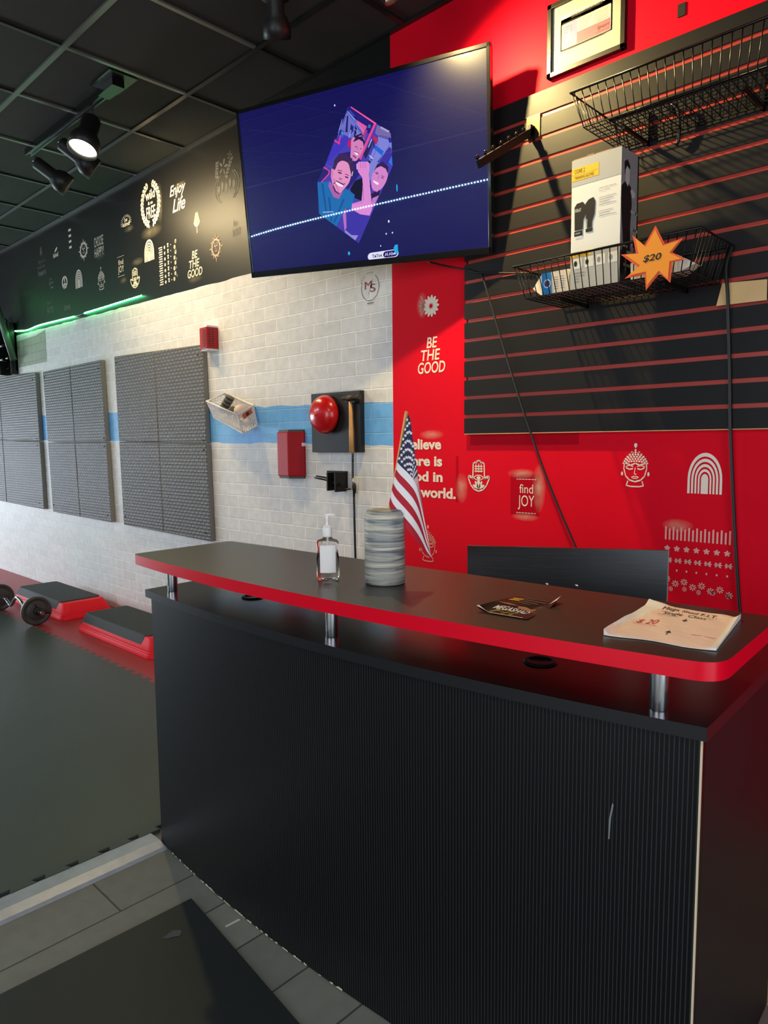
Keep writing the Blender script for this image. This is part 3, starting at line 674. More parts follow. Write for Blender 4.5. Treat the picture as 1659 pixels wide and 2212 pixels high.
for x_ in (965, 1000, 1035): pic('', [(x_, 905), (x_+8, 905), (x_+4, 990), (x_-4, 990)], (180, 100, 180), .0016)
pic('', [(740, 1600), (840, 1600), (1110, 1700), (935, 2100), (890, 2070), (690, 1930)], (62, 50, 168), .0011)                               # lap
pic('', [(700, 1690), (745, 1590), (755, 1880), (725, 1930)], (190, 112, 190), .0012); pic('', [(740, 1915), (830, 1990), (930, 1995), (885, 2070), (725, 1945)], (150, 140, 214), .0013)
for a_, b_, w_, c_, l_ in (
    ((770, 140), (880, 270), 10, (150, 190, 250), .0005), ((800, 130), (870, 215), 22, (60, 70, 190), .0004), ((690, 260), (640, 430), 6, (180, 180, 240), .0005), ((740, 210), (700, 330), 8, (60, 50, 140), .0005),
    ((900, 310), (1010, 440), 8, (150, 160, 230), .0005), ((885, 350), (990, 470), 7, (40, 34, 110), .0005), ((870, 400), (970, 520), 7, (150, 160, 230), .0005), ((820, 420), (790, 540), 12, (150, 170, 240), .0005),
    ((900, 390), (890, 480), 14, (14, 10, 50), .0005), ((850, 360), (840, 450), 26, (30, 40, 150), .0005), ((670, 420), (650, 500), 16, (20, 20, 80), .0005), ((690, 450), (700, 490), 18, (60, 160, 210), .0006),
    ((1100, 340), (1090, 390), 36, (50, 120, 170), .0005), ((1050, 420), (1010, 560), 40, (150, 60, 140), .0004), ((1130, 560), (1080, 680), 12, (200, 190, 240), .0006), ((1100, 600), (1040, 760), 10, (20, 14, 60), .0006),
    ((1160, 530), (1220, 600), 30, (196, 40, 90), .0006), ((1150, 580), (1170, 690), 14, (30, 24, 90), .0006), ((1260, 380), (1390, 450), 30, (170, 160, 215), .0005), ((1240, 500), (1410, 540), 6, (40, 34, 110), .0006),
    ((1395, 540), (1410, 610), 40, (20, 30, 150), .0006), ((1090, 800), (1150, 850), 10, (230, 225, 250), .0006), ((1080, 880), (1110, 910), 30, (20, 14, 60), .0006), ((1100, 860), (1140, 870), 10, (20, 14, 60), .0007),
    ((1230, 620), (1120, 900), 8, (90, 90, 190), .0005), ((1400, 640), (1200, 960), 8, (100, 100, 200), .0006), ((440, 930), (560, 1000), 5, (110, 90, 200), .0006),
    ((560, 1010), (620, 870), 46, (58, 36, 84), .00125), ((620, 860), (720, 800), 56, (58, 36, 84), .00125), ((720, 800), (830, 880), 60, (58, 36, 84), .00125), ((830, 880), (850, 1090), 44, (58, 36, 84), .00125),
    ((655, 1165), (690, 1150), 10, (150, 70, 130), .0014), ((560, 1230), (580, 1200), 12, (80, 40, 100), .0014), ((720, 1235), (735, 1215), 10, (80, 40, 100), .0014), ((620, 1020), (690, 1035), 10, (60, 30, 84), .0014), ((735, 1080), (790, 1100), 10, (60, 30, 84), .0014),
    ((560, 1150), (640, 1340), 16, (198, 112, 170), .0013), ((985, 480), (870, 530), 26, (40, 22, 70), .0009), ((900, 840), (850, 800), 20, (120, 62, 120), .0010), ((905, 655), (925, 720), 8, (176, 92, 150), .0010),
    ((1275, 905), (1290, 930), 40, (46, 26, 80), .0011), ((1240, 1100), (1225, 1160), 8, (170, 90, 165), .0011), ((1180, 1050), (1230, 1060), 8, (50, 24, 80), .0011), ((1275, 1100), (1320, 1125), 8, (50, 24, 80), .0011), ((1150, 1310), (1220, 1340), 24, (190, 110, 185), .0008),
    ((910, 930), (915, 1010), 16, (236, 160, 222), .0016), ((1000, 1250), (1010, 1480), 14, (196, 116, 190), .0016), ((850, 1530), (1000, 1500), 12, (196, 116, 190), .0016),
    ((400, 1650), (560, 1640), 12, (170, 190, 235), .0012), ((850, 1040), (835, 1110), 8, (250, 245, 255), .0015), ((1150, 1550), (1165, 1530), 12, (220, 50, 100), .0010)):
    stroke(a_, b_, w_, c_, l_)
fl_ = MB(); pm = []; seen = {}
for P, c, lift in pics:
    if c not in seen:
        seen[c] = len(pm); pmm = mat('picture_%d' % len(pm), (.002, .002, .003, 1), .26, spec=.25, emit=c, estr=1.0, coat=1.0)
        pmm.node_tree.nodes['Principled BSDF'].inputs['Coat Roughness'].default_value = .015; pm.append(pmm)
    fl_.add([scr(x_, y_, lift) for x_, y_ in P], [tuple(range(len(P)))], seen[c])
o = fl_.build('screen_picture', pm, screen, normals=False); o['label'] = 'cut-out group selfie of three smiling people shown on the screen'
# caption pill and sparks on the screen
def tvloc(u, w, lift=.0012): return TVM @ Vector((u, -lift-.001, w))
f = Flat(); f.poly(arc(.12, .5, .12, PI/2, 1.5*PI, 8, .5)+arc(.86, .5, .12, -PI/2, PI/2, 8, .5), 0)
f.poly(arc(.58, .5, .08, PI/2, 1.5*PI, 6, .4)+arc(.86, .5, .09, -PI/2, PI/2, 6, .4), 1); f.text('TikTok', .15, .28, .48, .72, 1, bold=.02); f.text('AI Alive', .56, .3, .90, .74, 0, bold=.01)
f.v = [(.0475+.155*u, -.333+.030*v+.004*u) for u, v in f.v]
f.poly([(.182, -.318), (.198, -.318), (.198, -.282), (.186, -.282), (.178, -.292)], 2)
for (u, v, r) in ((-.047, -.295, .006), (-.073, .277, .003), (.16, -.19, .004), (.175, -.235, .003), (.145, -.236, .003), (.115, -.28, .0025)): f.disc(u, v, r, r*1.3, 2 if r > .005 else 0, 8)
f.disc(.206, -.07, .003, .015, 2, 8)
for i in range(2): pass
lift_of = [0.0012, .0016, .0018]
me_o = f.build('screen_caption', [emis('caption_white', rgb(226, 226, 250), 1), emis('caption_navy', rgb(28, 20, 100), 1), emis('caption_blue', rgb(40, 170, 225), 1)], lambda u, v: tvloc(u, v), screen)
for p in me_o.data.polygons:
    if p.material_index == 1 or p.index >= 2:
        for vi in p.vertices: me_o.data.vertices[vi].co += (TVM.to_3x3() @ Vector((0, -1, 0)))*(.0004 if p.index < 2 else .0007)
me_o['label'] = 'white TikTok caption pill and small sparks on the screen'
# wall arm
ar = MB()
pb = TVM @ Vector((.10, .06, 0)); ar.box(-.42, -.22, -.018, -.001, 2.18, 2.42); ar.tube([(-.32, -.02, 2.30), (-.30, -.08, 2.305), TVM @ Vector((.05, .05, 0))], .02, 8)
ar.box(.0, .2, .057, .066, -.14, .14, 0, TVM)
ar.build('wall_arm', BLACKM, tv)

# ================================================================== LAMPS
WARM = (1.0, .76, .40); WARMB = (1.0, .75, .31)
LAMPW = emis('lamp_glow', (1.0, .93, .72, 1), 14)
def lamp_head(parent, top, mid, aim, lit=None, power=0, spot=150, blend=.6, r_bell=.062, r_body=.036, l_body=.105, l_bell=.10, size=.03):
    """one can head: stem from the track down to mid, a slim body then a wider bell along aim"""
    top, mid, aim = Vector(top), Vector(mid), Vector(aim).normalized()
    h = MB(); h.tube([top, mid], .009, 8); h.lathe([(.0001, 0), (.024, 0), (.024, -.004), (.0001, -.004)], 12, 0, Matrix.Translation(mid.lerp(top, .35)))
    st = h.build('lamp_stem', mat('lamp_stem_metal', rgb(90, 90, 88), .35, .5), parent)
    M = axis_matrix(mid-aim*.012, aim)
    prof = [(.0002, -.004), (r_body*.8, -.004), (r_body, .006), (r_body, l_body), (r_bell*.82, l_body+.018), (r_bell, l_body+.045), (r_bell, l_body+l_bell), (r_bell-.006, l_body+l_bell), (r_bell-.008, l_body+l_bell-.02), (r_body, l_body+.02), (.0002, l_body+.02)]
    sh = MB().lathe(prof, 28, 0, M).build('lamp_shade', mat('black_lamp_metal', rgb(34, 33, 31), .42, .1), parent)
    fm = MB().lathe([(.0002, l_body+l_bell-.022), (r_bell-.009, l_body+l_bell-.018), (r_bell-.010, l_body+l_bell-.030), (.0002, l_body+l_bell-.034)], 24, 0, M)
    fm.build('bulb_face', LAMPW if lit else mat('bulb_off', rgb(120, 118, 110), .2), sh)
    if lit:
        l = bpy.data.lights.new('bulb_light', 'SPOT'); l.energy = power; l.color = lit; l.spot_size = math.radians(spot); l.spot_blend = blend; l.shadow_soft_size = size
        lo = bpy.data.objects.new('bulb_light', l); COL.objects.link(lo); lo.location = mid+aim*(l_body+l_bell+.0)
        lo.rotation_euler = aim.to_track_quat('-Z', 'Y').to_euler(); lo.parent = parent; lo.matrix_parent_inverse = parent_world(parent).inverted()
TRY = -.655
track = thing('track_light', 'black ceiling track with three lit can heads, one of them shining towards us', 'lamp', (-2.16, TRY, 2.95))
t = MB(); t.box(-2.74, -1.60, TRY-.018, TRY+.018, 2.944, 2.966); t.box(-2.74, -1.70, TRY-.018, TRY-.008, 2.932, 2.945); t.box(-2.74, -1.70, TRY+.008, TRY+.018, 2.932, 2.945)
t.build('track_rail', mat('track_black', rgb(22, 24, 22), .3, .3), track)
t = MB(); t.box(-1.74, -1.58, TRY-.030, TRY+.030, 2.930, 2.966); t.box(-1.73, -1.52, TRY-.07, TRY+.07, 2.963, 2.967); t.build('feed_box', mat('track_black', 0), track)
def on_track(px, py): return on_y(px, py, TRY)
lamp_head(track, on_track(198, 232), on_track(197, 262), (.15, -.36, -.92), WARM, 40, 165, .6, r_bell=.074, r_body=.046, l_body=.09)
lamp_head(track, on_track(135, 300), on_track(135, 312), (.24, .80, -.56), WARM, 28, 152, .8)
lamp_head(track, on_track(78, 340), on_track(81, 353), (.28, .78, -.56), WARM, 28, 152, .8)
spot2 = thing('ceiling_spot', 'black can spotlight on the ceiling at the top edge, left of the television', 'lamp', (-.4, -.62, 2.95))
h2 = at_depth(592, -32, 2.72)
MB().lathe([(.0002, 0), (.06, 0), (.06, .02), (.0002, .02)], 20, 0, Matrix.Translation((h2.x, h2.y, CEIL-.022))).build('ceiling_plate', mat('track_black', 0), spot2)
lamp_head(spot2, (h2.x, h2.y, CEIL-.01), h2, at_depth(600, 100, 2.84)-h2, r_bell=.056, r_body=.034, l_body=.10, l_bell=.085)
spot3 = thing('ceiling_spot', 'lit can spotlight over the slatted panel, just above the picture', 'lamp', (.06, -.45, 2.95))
LB = Vector((.055, -.44, 2.745)); aimB = Vector((.40, .44, -.72)).normalized()
lamp_head(spot3, (LB.x-.12, LB.y-.14, CEIL-.01), LB-aimB*.19, aimB, WARMB, 165, 145, 1.0, l_body=.09, l_bell=.09, size=.02)
# green light strip under the black band
GRN = emis('green_led', (.01, 1.0, .16, 1), 20); GRNC = emis('green_led_core', (.55, 1.0, .75, 1), 16); CLEAR = mat('strip_clear', rgb(190, 190, 180), .4)
led = thing('led_strip', 'glowing green light strip along the lower edge of the black band', 'light strip', on_y(160, 680, -.005))
def led_run(pxs, name):
    P = catmull([on_y(x_, y_, -.007) for x_, y_ in pxs], 6)
    b_ = MB()
    for i in range(len(P)-1): pass
    b_.tube(P, .0055, 6, 0); b_.build(name, GRN, led)
    d = MB(); L = 0; acc = 0
    for i in range(len(P)-1):
        seg = (P[i+1]-P[i]).length; k = acc
        while k < seg:
            q = P[i].lerp(P[i+1], k/seg); d.box(q.x-.007, q.x+.007, q.y-.0075, q.y-.004, q.z-.004, q.z+.004); k += .033
        acc = k-seg
    d.build('light_dots', GRNC, led)['kind'] = 'stuff'
led_run([(306, 639), (270, 650), (225, 664), (182, 677)], 'strip'); led_run([(161, 684), (120, 694), (85, 703), (60, 713), (40, 715), (22, 716)], 'strip')
MB().tube([on_y(182, 677, -.006), on_y(161, 684, -.006)], .003, 6).build('joining_wire', CLEAR, led)
# white light strip on the opposite wall (seen only mirrored in the screen)
bl = emis('white_led', (.42, .74, 1.0, 1), 120)
d = MB(); 
for k in range(146):
    x_ = -5.4+.0395*k; z_ = 2.352+.070*(1-math.exp(-(x_+4.75)/.75)) if x_ > -4.75 else 2.352+.07*(x_+4.75)
    d.box(x_-.007, x_+.007, ROOM_Y0+.006, ROOM_Y0+.014, z_-.007, z_+.007)
ld2 = thing('led_strip', 'row of cold white light dots on the wall behind the camera, mirrored in the screen', 'light strip', (-2.5, ROOM_Y0+.01, 2.4))
d.build('light_dots', bl, ld2)['kind'] = 'stuff'
MB().box(-5.45, .4, ROOM_Y0+.001, ROOM_Y0+.005, 2.28, 2.45).build('strip_backing', BLACK, ld2)

# ================================================================== RACK AT THE LEFT EDGE
rk = thing('wall_rack', 'dark steel rack post and slanting arm at the left edge, lit green', 'rack', on_y(30, 760))
zt, zb = on_y(28, 700).z, on_y(30, 811).z; xr0, xr1 = on_y(22, 760).x, on_y(38, 760).x
p_ = MB(); p_.box(xr0, xr0+.02, -.10, -.004, zb, zt); p_.box(xr1-.02, xr1, -.06, -.004, zb, zt); p_.box(xr0, xr1, -.02, -.004, zb+.03, zt); p_.build('post', BLACKM, rk)
MB().tube([(-5.42, -.35, 2.56), (-5.42, -3.6, 2.60)], .008, 6).build('unseen_green_fill', GRN, rk)  # added glowing strip out of view, tints the ceiling green
GST = mat('green_lit_steel', rgb(96, 120, 100), .4, .4)  # dark steel with the green light on it mixed into the colour
p_ = MB(); p_.tube([on_y(-14, 640, -.16), on_y(10, 716, -.11), on_y(30, 778, -.06)], [.03, .03, .03], 6); p_.build('slanting_arm', GST, rk)
for hh in ([on_y(20, 742, -.05), on_y(12, 746, -.1), on_y(-6, 750, -.12)], [on_y(22, 783, -.03), on_y(10, 779, -.08), on_y(1, 777, -.1)], [on_y(22, 794, -.03), on_y(6, 802, -.06), on_y(0, 798, -.1)]):
    MB().tube(hh, .012, 6).build('hook', BLACKM, rk)
for x_, y_ in ((4, 777), (15, 774)): MB().ball(on_y(x_, y_, -.115), .010).build('bolt', CHROME, rk)
p_ = MB(); p_.tube(catmull([on_y(8, 700, -.03), on_y(10, 690, -.03), on_y(14, 693, -.03), on_y(13, 702, -.03)], 4), .008, 6); p_.build('eye_hook', BLACKM, rk)

# ================================================================== FOAM WALL PANELS
PANM = brick_mat('grey_dimpled_foam', rgb(122, 119, 117), rgb(116, 113, 112), rgb(74, 72, 72), .044, .0215, .0085, .55, .8, .004, 'xz', (0, 0), smooth=.9, spec=.4)
PANS = mat('grey_foam_side', rgb(128, 124, 116), .6)
def foam_panel(c, label):
    """c: four wall corners (TL, TR, BR, BL) measured on the panel face"""
    T = .035
    P = [on_y(x_, y_, -T) for x_, y_ in c]
    root = thing('foam_wall_panel', label, 'wall padding', (P[3].x, 0, P[3].z), 'grey foam panels on the brick wall')
    def bil(u, v): return (P[3].lerp(P[2], u)).lerp(P[0].lerp(P[1], u), v)
    for i in (0, 1):
        for j in (0, 1):
            g_ = .0025; q = [bil(u, v) for u, v in ((i*.5+(g_ if i else 0), j*.5+(g_ if j else 0)), (i*.5+.5-(0 if i else g_), j*.5+(g_ if j else 0)), (i*.5+.5-(0 if i else g_), j*.5+.5-(0 if j else g_)), (i*.5+(g_ if i else 0), j*.5+.5-(0 if j else g_)))]
            m_ = MB(); bkp = [Vector((p.x, -.002, p.z)) for p in q]
            m_.add([*q, *bkp], [(0, 1, 2, 3)], 0); o_ = len(m_.v)-8
            for a_, b_ in ((0, 1), (1, 2), (2, 3), (3, 0)): m_.f.append([a_, b_, b_+4, a_+4]); m_.m.append(1); m_.sm.append(False)
            m_.f.append([7, 6, 5, 4]); m_.m.append(1); m_.sm.append(False)
            m_.build('foam_tile', [PANM, PANS], root, bevel=.006)
    sc_ = MB(); [sc_.ball(bil(u, v)+Vector((0, -.001, 0)), .005, 0, 6) for u, v in ((.03, .96), (.96, .95), (.95, .04), (.03, .05), (.97, .52), (.97, .47))]
    sc_.build('screw', mat('screw_dark', rgb(40, 40, 40), .4, .5), root)
foam_panel(((246, 770), (436, 744), (456, 1170), (267, 1133)), 'large grey dimpled foam panel under the red alarm horn, nearest of the three')
foam_panel(((92, 803), (217, 777), (241, 1128), (114, 1105)), 'grey dimpled foam panel in the middle of the three on the brick')
foam_panel(((-70, 821), (76, 804), (95, 1100), (-52, 1072)), 'grey dimpled foam panel cut by the left edge of the photo')

# ================================================================== THINGS ON THE BRICK WALL
def ridge_box(root, xl_px, xr_px, xm_px, yt, yb, d, m, name, caps, capm):
    """cover with a vertical front ridge: a left face turned away and a right face running back to the wall"""
    ym = (yt+yb)/2
    XR = on_y(xr_px, ym).x; XM = on_y(xm_px, ym, -d).x; XL = on_y(xl_px, ym, -d*.92).x
    zt = on_y(xm_px, yt, -d).z; zb = on_y(xm_px, yb, -d).z
    out = [(XL-.015, -.001), (XL, -d*.92), (XM, -d), (XR, -.012), (XR, -.001)]
    MB().prism(out, zb+caps, zt-caps, 0).build(name, m, root, bevel=.004)
    ins = [(XL-.01, -.001), (XL+.008, -d*.85), (XM-.004, -d*.9), (XR-.006, -.011), (XR-.006, -.001)]
    MB().prism(ins, zt-caps, zt).build('end_cap', capm, root); MB().prism(ins, zb, zb+caps).build('end_cap', capm, root)
    return XL, XM, XR, zt, zb
horn = thing('alarm_horn', 'red slotted alarm horn high on the white brick above the large foam panel', 'alarm', on_y(450, 728))
XL, XM, XR, zt, zb = ridge_box(horn, 431, 472, 446, 701, 756, .075, mat('alarm_red_paint', rgb(172, 12, 26), .35), 'horn_cover', .010, WHITEP)
s_ = MB()
for k in range(8):
    z_ = zt-.03-.0125*k
    for (u0, u1) in ((-.30, -.05), (.18, .42), (.5, .72)):
        if u0 < 0: a_, b_ = Vector((XM+(XM-XL)*u0*1.6, -.0757, z_)), Vector((XM+(XM-XL)*u1*1.6, -.0757, z_)); n_ = Vector((0, -1, 0))
        else:
            A_, B_ = Vector((XM, -.075, z_)), Vector((XR, -.012, z_)); a_, b_ = A_.lerp(B_, u0), A_.lerp(B_, u1); n_ = Vector((-(B_-A_).y, (B_-A_).x, 0)).normalized(); n_ = n_ if n_.x > 0 else -n_
        q_ = [a_+n_*.001, b_+n_*.001, b_+n_*.001+Vector((0, 0, .006)), a_+n_*.001+Vector((0, 0, .006))]
        s_.add(q_, [(0, 1, 2, 3)], 0)
s_.build('grille_slots', mat('slot_dark', rgb(84, 10, 16), .5), horn)
cov = thing('alarm_cover', 'red metal alarm cover box below the blue stripe, left of the bell board', 'cover', on_y(630, 980))
XL, XM, XR, zt, zb = ridge_box(cov, 599, 661, 622, 928, 1034, .070, mat('alarm_cover_red', rgb(168, 10, 26), .4, spec=.2), 'red_cover', .012, mat('brown_grey_cap', rgb(74, 66, 56), .5))
MB().box(XR-.02, XR+.003, -.02, -.001, zt-.085, zt-.068).build('latch', WHITEP, cov)
# white plastic storage basket hung on the wall
WB = mat('white_basket_plastic', rgb(236, 230, 226), .4)
dB = .13
rimP = [on_y(446, 867, -dB), on_y(486, 850, -.012), on_y(548, 876, -.012), on_y(511, 896, -dB-.01)]   # A front-left, B back-left, C back-right, D front-right
botP = [on_y(462, 902, -dB+.02), on_y(497, 889, -.014), on_y(557, 921, -.014), on_y(526, 937, -dB+.01)]
bkt = thing('plastic_basket', 'white perforated plastic basket hanging askew on the brick wall', 'basket', sum(botP, Vector())/4)
rm = MB(); rm.tube(rimP, .006, 8, closed=True); rm.build('rim', WB, bkt)
lt = MB()
def lattice(mb, p0, p1, p2, p3, nu, nv, r, frame=.05):
    """diagonal lattice on the quad p0 p1 (top) p2 p3 (bottom, under p1 p0)"""
    B = lambda u, v: (p0.lerp(p1, u)).lerp(p3.lerp(p2, u), v)
    for k in range(-nv, nu+1):
        for sgn in (1, -1):
            pts = []
            for j in range(nv+1):
                u = (k+j)/nu if sgn > 0 else (k+nv-j)/nu; v = j/nv
                if -1e-6 <= u <= 1+1e-6: pts.append(B(min(1, max(0, u)), v))
            if len(pts) > 1: mb.tube(pts, r, 4, caps=False)
    mb.tube([p0, p1, p2, p3], r*1.6, 5, closed=True)
for i in range(4):
    j = (i+1) % 4
    lattice(lt, rimP[i], rimP[j], botP[j], botP[i], (6, 15, 6, 15)[i], 5, .0019)
lt.build('lattice_side', WB, bkt)
MB().add([*botP, *[p+Vector((0, 0, .004)) for p in botP]], [(0, 1, 2, 3), (4, 5, 6, 7), (0, 1, 5, 4), (1, 2, 6, 5), (2, 3, 7, 6), (3, 0, 4, 7)]).build('basket_floor', WB, bkt)
Bq = lambda u, v: (rimP[3].lerp(rimP[2], u)).lerp(botP[3].lerp(botP[2], u), v)
nrm = (rimP[2]-rimP[3]).cross(botP[3]-rimP[3]).normalized(); nrm = nrm if nrm.x > 0 else -nrm
hn = MB(); hn.add([Bq(u, v)+nrm*.004 for u, v in ((.25, .12), (.80, .05), (.82, .30), (.27, .38))], [(0, 1, 2, 3)], 0); hn.add([Bq(u, v)+nrm*.005 for u, v in ((.46, .15), (.62, .13), (.62, .28), (.46, .31))], [(0, 1, 2, 3)], 1)
hn.build('handle', [mat('orange_clip', rgb(206, 84, 44), .4), BLACK], bkt)['label'] = 'orange handle slot'
cB = sum(rimP, Vector())/4
GREYW = mat('grey_wrap', rgb(108, 104, 92), .8, bump=(200, .5, .002)); DKW = mat('dark_wrap', rgb(58, 52, 44), .85, bump=(200, .5, .002))
def roll(c, d, r, l, lab):
    M = axis_matrix(Vector(c)-Vector(d).normalized()*l/2, d); n_ = 9
    prof = [(.0002, 0), (r*.8, 0)]+[(r*(1-.10*(k % 2)), l*(k+.5)/n_) for k in range(n_)]+[(r*.8, l), (.0002, l)]
    o = MB().lathe(prof, 18, [0, 0]+[k % 2 for k in range(n_)]+[0], M).build('wrap_roll', [GREYW, DKW]); tag(o, lab, 'exercise wrap', 'wraps in the white basket')
roll(on_y(489, 873, -.075), (.5, .2, .75), .026, .10, 'striped grey exercise wrap standing in the white wall basket')
roll(on_y(499, 888, -.085), (.8, -.2, .2), .020, .07, 'darker rolled wrap lying under the striped one in the wall basket')
tag(MB().ball(on_y(519, 888, -.07), .036, 0, 20).build('massage_ball', mat('cream_ball', rgb(226, 200, 182), .5)), 'cream ball in the white wall basket', 'ball')
# bell board, bell, hammer
bt, bb = on_y(728, 848).z, on_y(730, 977).z; bl_, br_ = on_y(673, 915, -.03).x, on_y(788, 910).x
brd = tag(MB().box(bl_, br_, -.03, -.001, bb, bt).build('bell_board', BLACKP, bevel=.002), 'black wooden board on the brick wall carrying the red bell and a hammer', 'board')
bell = thing('gong_bell', 'round red metal bell on the black board', 'bell', on_y(690, 895, -.05))
cb_ = on_y(693, 895, -.075); R_ = .094
Mb = axis_matrix(Vector((cb_.x, -.042, cb_.z)), (0, -1, 0))
MB().lathe([(R_-.004, 0), (R_, .004), (R_*.985, .014), (R_*.92, .030), (R_*.76, .048), (R_*.5, .060), (R_*.2, .065), (.0002, .066)], 40, 0, Mb).build('bell_dome', REDP, bell)
MB().lathe([(.0002, -.012), (.022, -.012), (.022, .02), (.0002, .02)], 12, 0, Mb).build('bell_post', BLACKM, bell)
MB().lathe([(.009, .062), (.008, .070), (.004, .073), (.0002, .073)], 12, 0, Mb).build('center_screw', mat('red_screw', rgb(226, 70, 50), .3), bell)
ham = thing('hammer', 'small wooden-handled hammer hanging on the black board beside the bell', 'hammer', on_y(758, 920, -.04))
ht, hb = on_y(757, 868, -.045), on_y(760, 977, -.045)
MB().tube([ht, ht.lerp(hb, .3), ht.lerp(hb, .6), hb], [.0085, .0095, .0115, .0125], 10).build('handle', mat('ash_wood', rgb(214, 160, 92), .45, bump=(80, .2, .001), vary=(30, .15)), ham)
hc = on_y(758, 860, -.045); sp = on_y(740, 861, -.045); ep = on_y(777, 857, -.045)
MB().tube([sp, sp.lerp(ep, .28), sp.lerp(ep, .30), sp.lerp(ep, .7), sp.lerp(ep, .72), ep], [.009, .008, .013, .013, .010, .013], 8).build('head', mat('rusty_steel', rgb(72, 62, 54), .5, .5), ham)
MB().box(hc.x-.03, hc.x+.03, -.052, -.030, hc.z-.022, hc.z-.014).build('hook', BLACKM, ham)
# chain with clip and strap under the board
ch = thing('chain_strap', 'black chain with a snap clip and long strap hanging below the board', 'strap', on_y(763, 1000, -.03))
c0, c1 = on_y(762, 980, -.028), on_y(762, 1033, -.03)
m_ = MB(); n_ = 15
for k in range(n_):
    p_ = c0.lerp(c1, (k+.5)/n_); e_ = Vector((1, 0, 0)) if k % 2 else Vector((0, 1, 0))
    m_.tube([p_+e_*.0055*math.cos(a_)+Vector((0, 0, .0072))*math.sin(a_) for a_ in [2*PI*j/10 for j in range(10)]], .0018, 5, closed=True)
m_.build('chain', BLACKM, ch)
MB().tube([on_y(762, 1032, -.03), on_y(763, 1046, -.03)], .003, 6).build('clip', CHROME, ch)
m_ = MB(); m_.tube([on_y(764, 1043, -.03), on_y(765, 1050, -.03), on_y(766, 1066, -.03)], [.007, .010, .008], 8); m_.build('sleeve', BLACK, ch)
MB().tube([on_y(764.5, 1060, -.03), on_y(765.5, 1120, -.026), on_y(768, 1216, -.02), on_y(771, 1330, -.02)], .0056, 6).build('cord', BLACK, ch)
# black bracket with prongs
bh = thing('wall_bracket', 'small black steel bracket with prongs on the brick under the bell board', 'bracket', on_y(735, 1037))
cx0, cz0 = on_y(735, 1037).x, on_y(735, 1037).z
m_ = MB(); m_.box(cx0-.085, cx0+.055, -.012, -.001, cz0-.045, cz0+.045)
m_.box(cx0-.005, cx0+.003, -.085, -.012, cz0-.048, cz0+.04); m_.box(cx0+.05, cx0+.058, -.085, -.012, cz0-.052, cz0+.04); m_.build('plate', BLACKM, bh)
for pp in ([Vector((cx0-.005, -.05, cz0-.006)), on_y(700, 1036, -.07), on_y(680, 1032, -.09)], [Vector((cx0-.005, -.05, cz0+.004)), on_y(700, 1031, -.07), on_y(683, 1028, -.09)], [Vector((cx0+.045, -.05, cz0-.01)), on_y(731, 1043, -.06), on_y(743, 1056, -.06), on_y(757, 1057, -.05)]):
    MB().tube(pp, .0046, 6).build('prong', BLACKM, bh)
m_ = MB(); m_.tube([Vector((cx0+.003, -.05, cz0-.01)), Vector((cx0+.04, -.05, cz0-.012))], .004, 6); m_.build('rod', mat('worn_steel', rgb(110, 80, 60), .5, .5), bh)

# ================================================================== THINGS ON THE SLATTED PANEL AND RED WALL
fr = thing('framed_certificate', 'framed permit certificate hanging high on the red wall', 'picture frame', on_y(1265, 100))
XA, XB = on_y(1182, 95, -.018).x, on_y(1350, 60, -.018).x; ZB_ = on_y(1182, 171, -.018).z; ZT_ = ZB_+.245
wf = .016
m_ = MB(); 
for a_ in ((XA, XB, ZB_, ZB_+wf), (XA, XB, ZT_-wf, ZT_), (XA, XA+wf, ZB_, ZT_), (XB-wf, XB, ZB_, ZT_)): m_.box(a_[0], a_[1], -.020, -.001, a_[2], a_[3])
m_.build('frame', mat('frame_black', rgb(26, 23, 20), .35), fr, bevel=.001)
MB().box(XA+.01, XB-.01, -.010, -.002, ZB_+.01, ZT_-.01).build('mat_board', mat('cream_paper', rgb(156, 150, 134), .6), fr)
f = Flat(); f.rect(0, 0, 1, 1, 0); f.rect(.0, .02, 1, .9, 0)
f.rect(.02, .06, .33, .74, 1); f.rect(.33, .06, .98, .38, 2); f.rect(.33, .38, .98, .74, 3)
f.poly([(.175+(.11 if k % 2 == 0 else .045)*math.cos(PI/2+PI*k/5), .36+(.24 if k % 2 == 0 else .10)*math.sin(PI/2+PI*k/5)) for k in range(10)], 0)
f.text('TEXAS SALES AND USE TAX PERMIT', .2, .84, .82, .93, 4, bold=.01); f.text('Comptroller of Public Accounts', .04, .77, .4, .80, 4)
for k in range(5): f.rect(.36, .66-.055*k, .62-.02*k, .668-.055*k, 4); f.rect(.66, .66-.06*k, .93, .667-.06*k, 4)
for k in range(5): f.rect(.05, .64-.07*k, .24, .648-.07*k, 4)
f.text('Signature', .72, .16, .95, .30, 4, shear=.4); f.rect(.7, .12, .96, .13, 4)
for k in range(2): f.rect(.05+.1*k, .0+.015*k, .92-.1*k, .008+.015*k, 4)
for (a_, b_, c_, d_) in ((.02, .045, .98, .06), (.02, .74, .98, .755), (.02, .045, .03, .755), (.97, .045, .98, .755)): f.rect(a_, b_, c_, d_, 5)
ux, uz = XB-XA, ZT_-ZB_
lay = [.0106, .0109, .0109, .0109, .0114, .0112]
ofn = lambda u, v: (XA+ux*(.17+.66*u), -.0108, ZB_+uz*(.30+.48*v))
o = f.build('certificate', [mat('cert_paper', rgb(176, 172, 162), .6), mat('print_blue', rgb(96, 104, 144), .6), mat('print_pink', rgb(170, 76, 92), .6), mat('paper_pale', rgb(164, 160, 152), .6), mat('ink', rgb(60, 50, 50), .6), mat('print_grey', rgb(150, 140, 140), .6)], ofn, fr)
for p in o.data.polygons:
    for vi in p.vertices: o.data.vertices[vi].co.y = -lay[p.material_index]-(.0002 if p.index == 5 else 0)
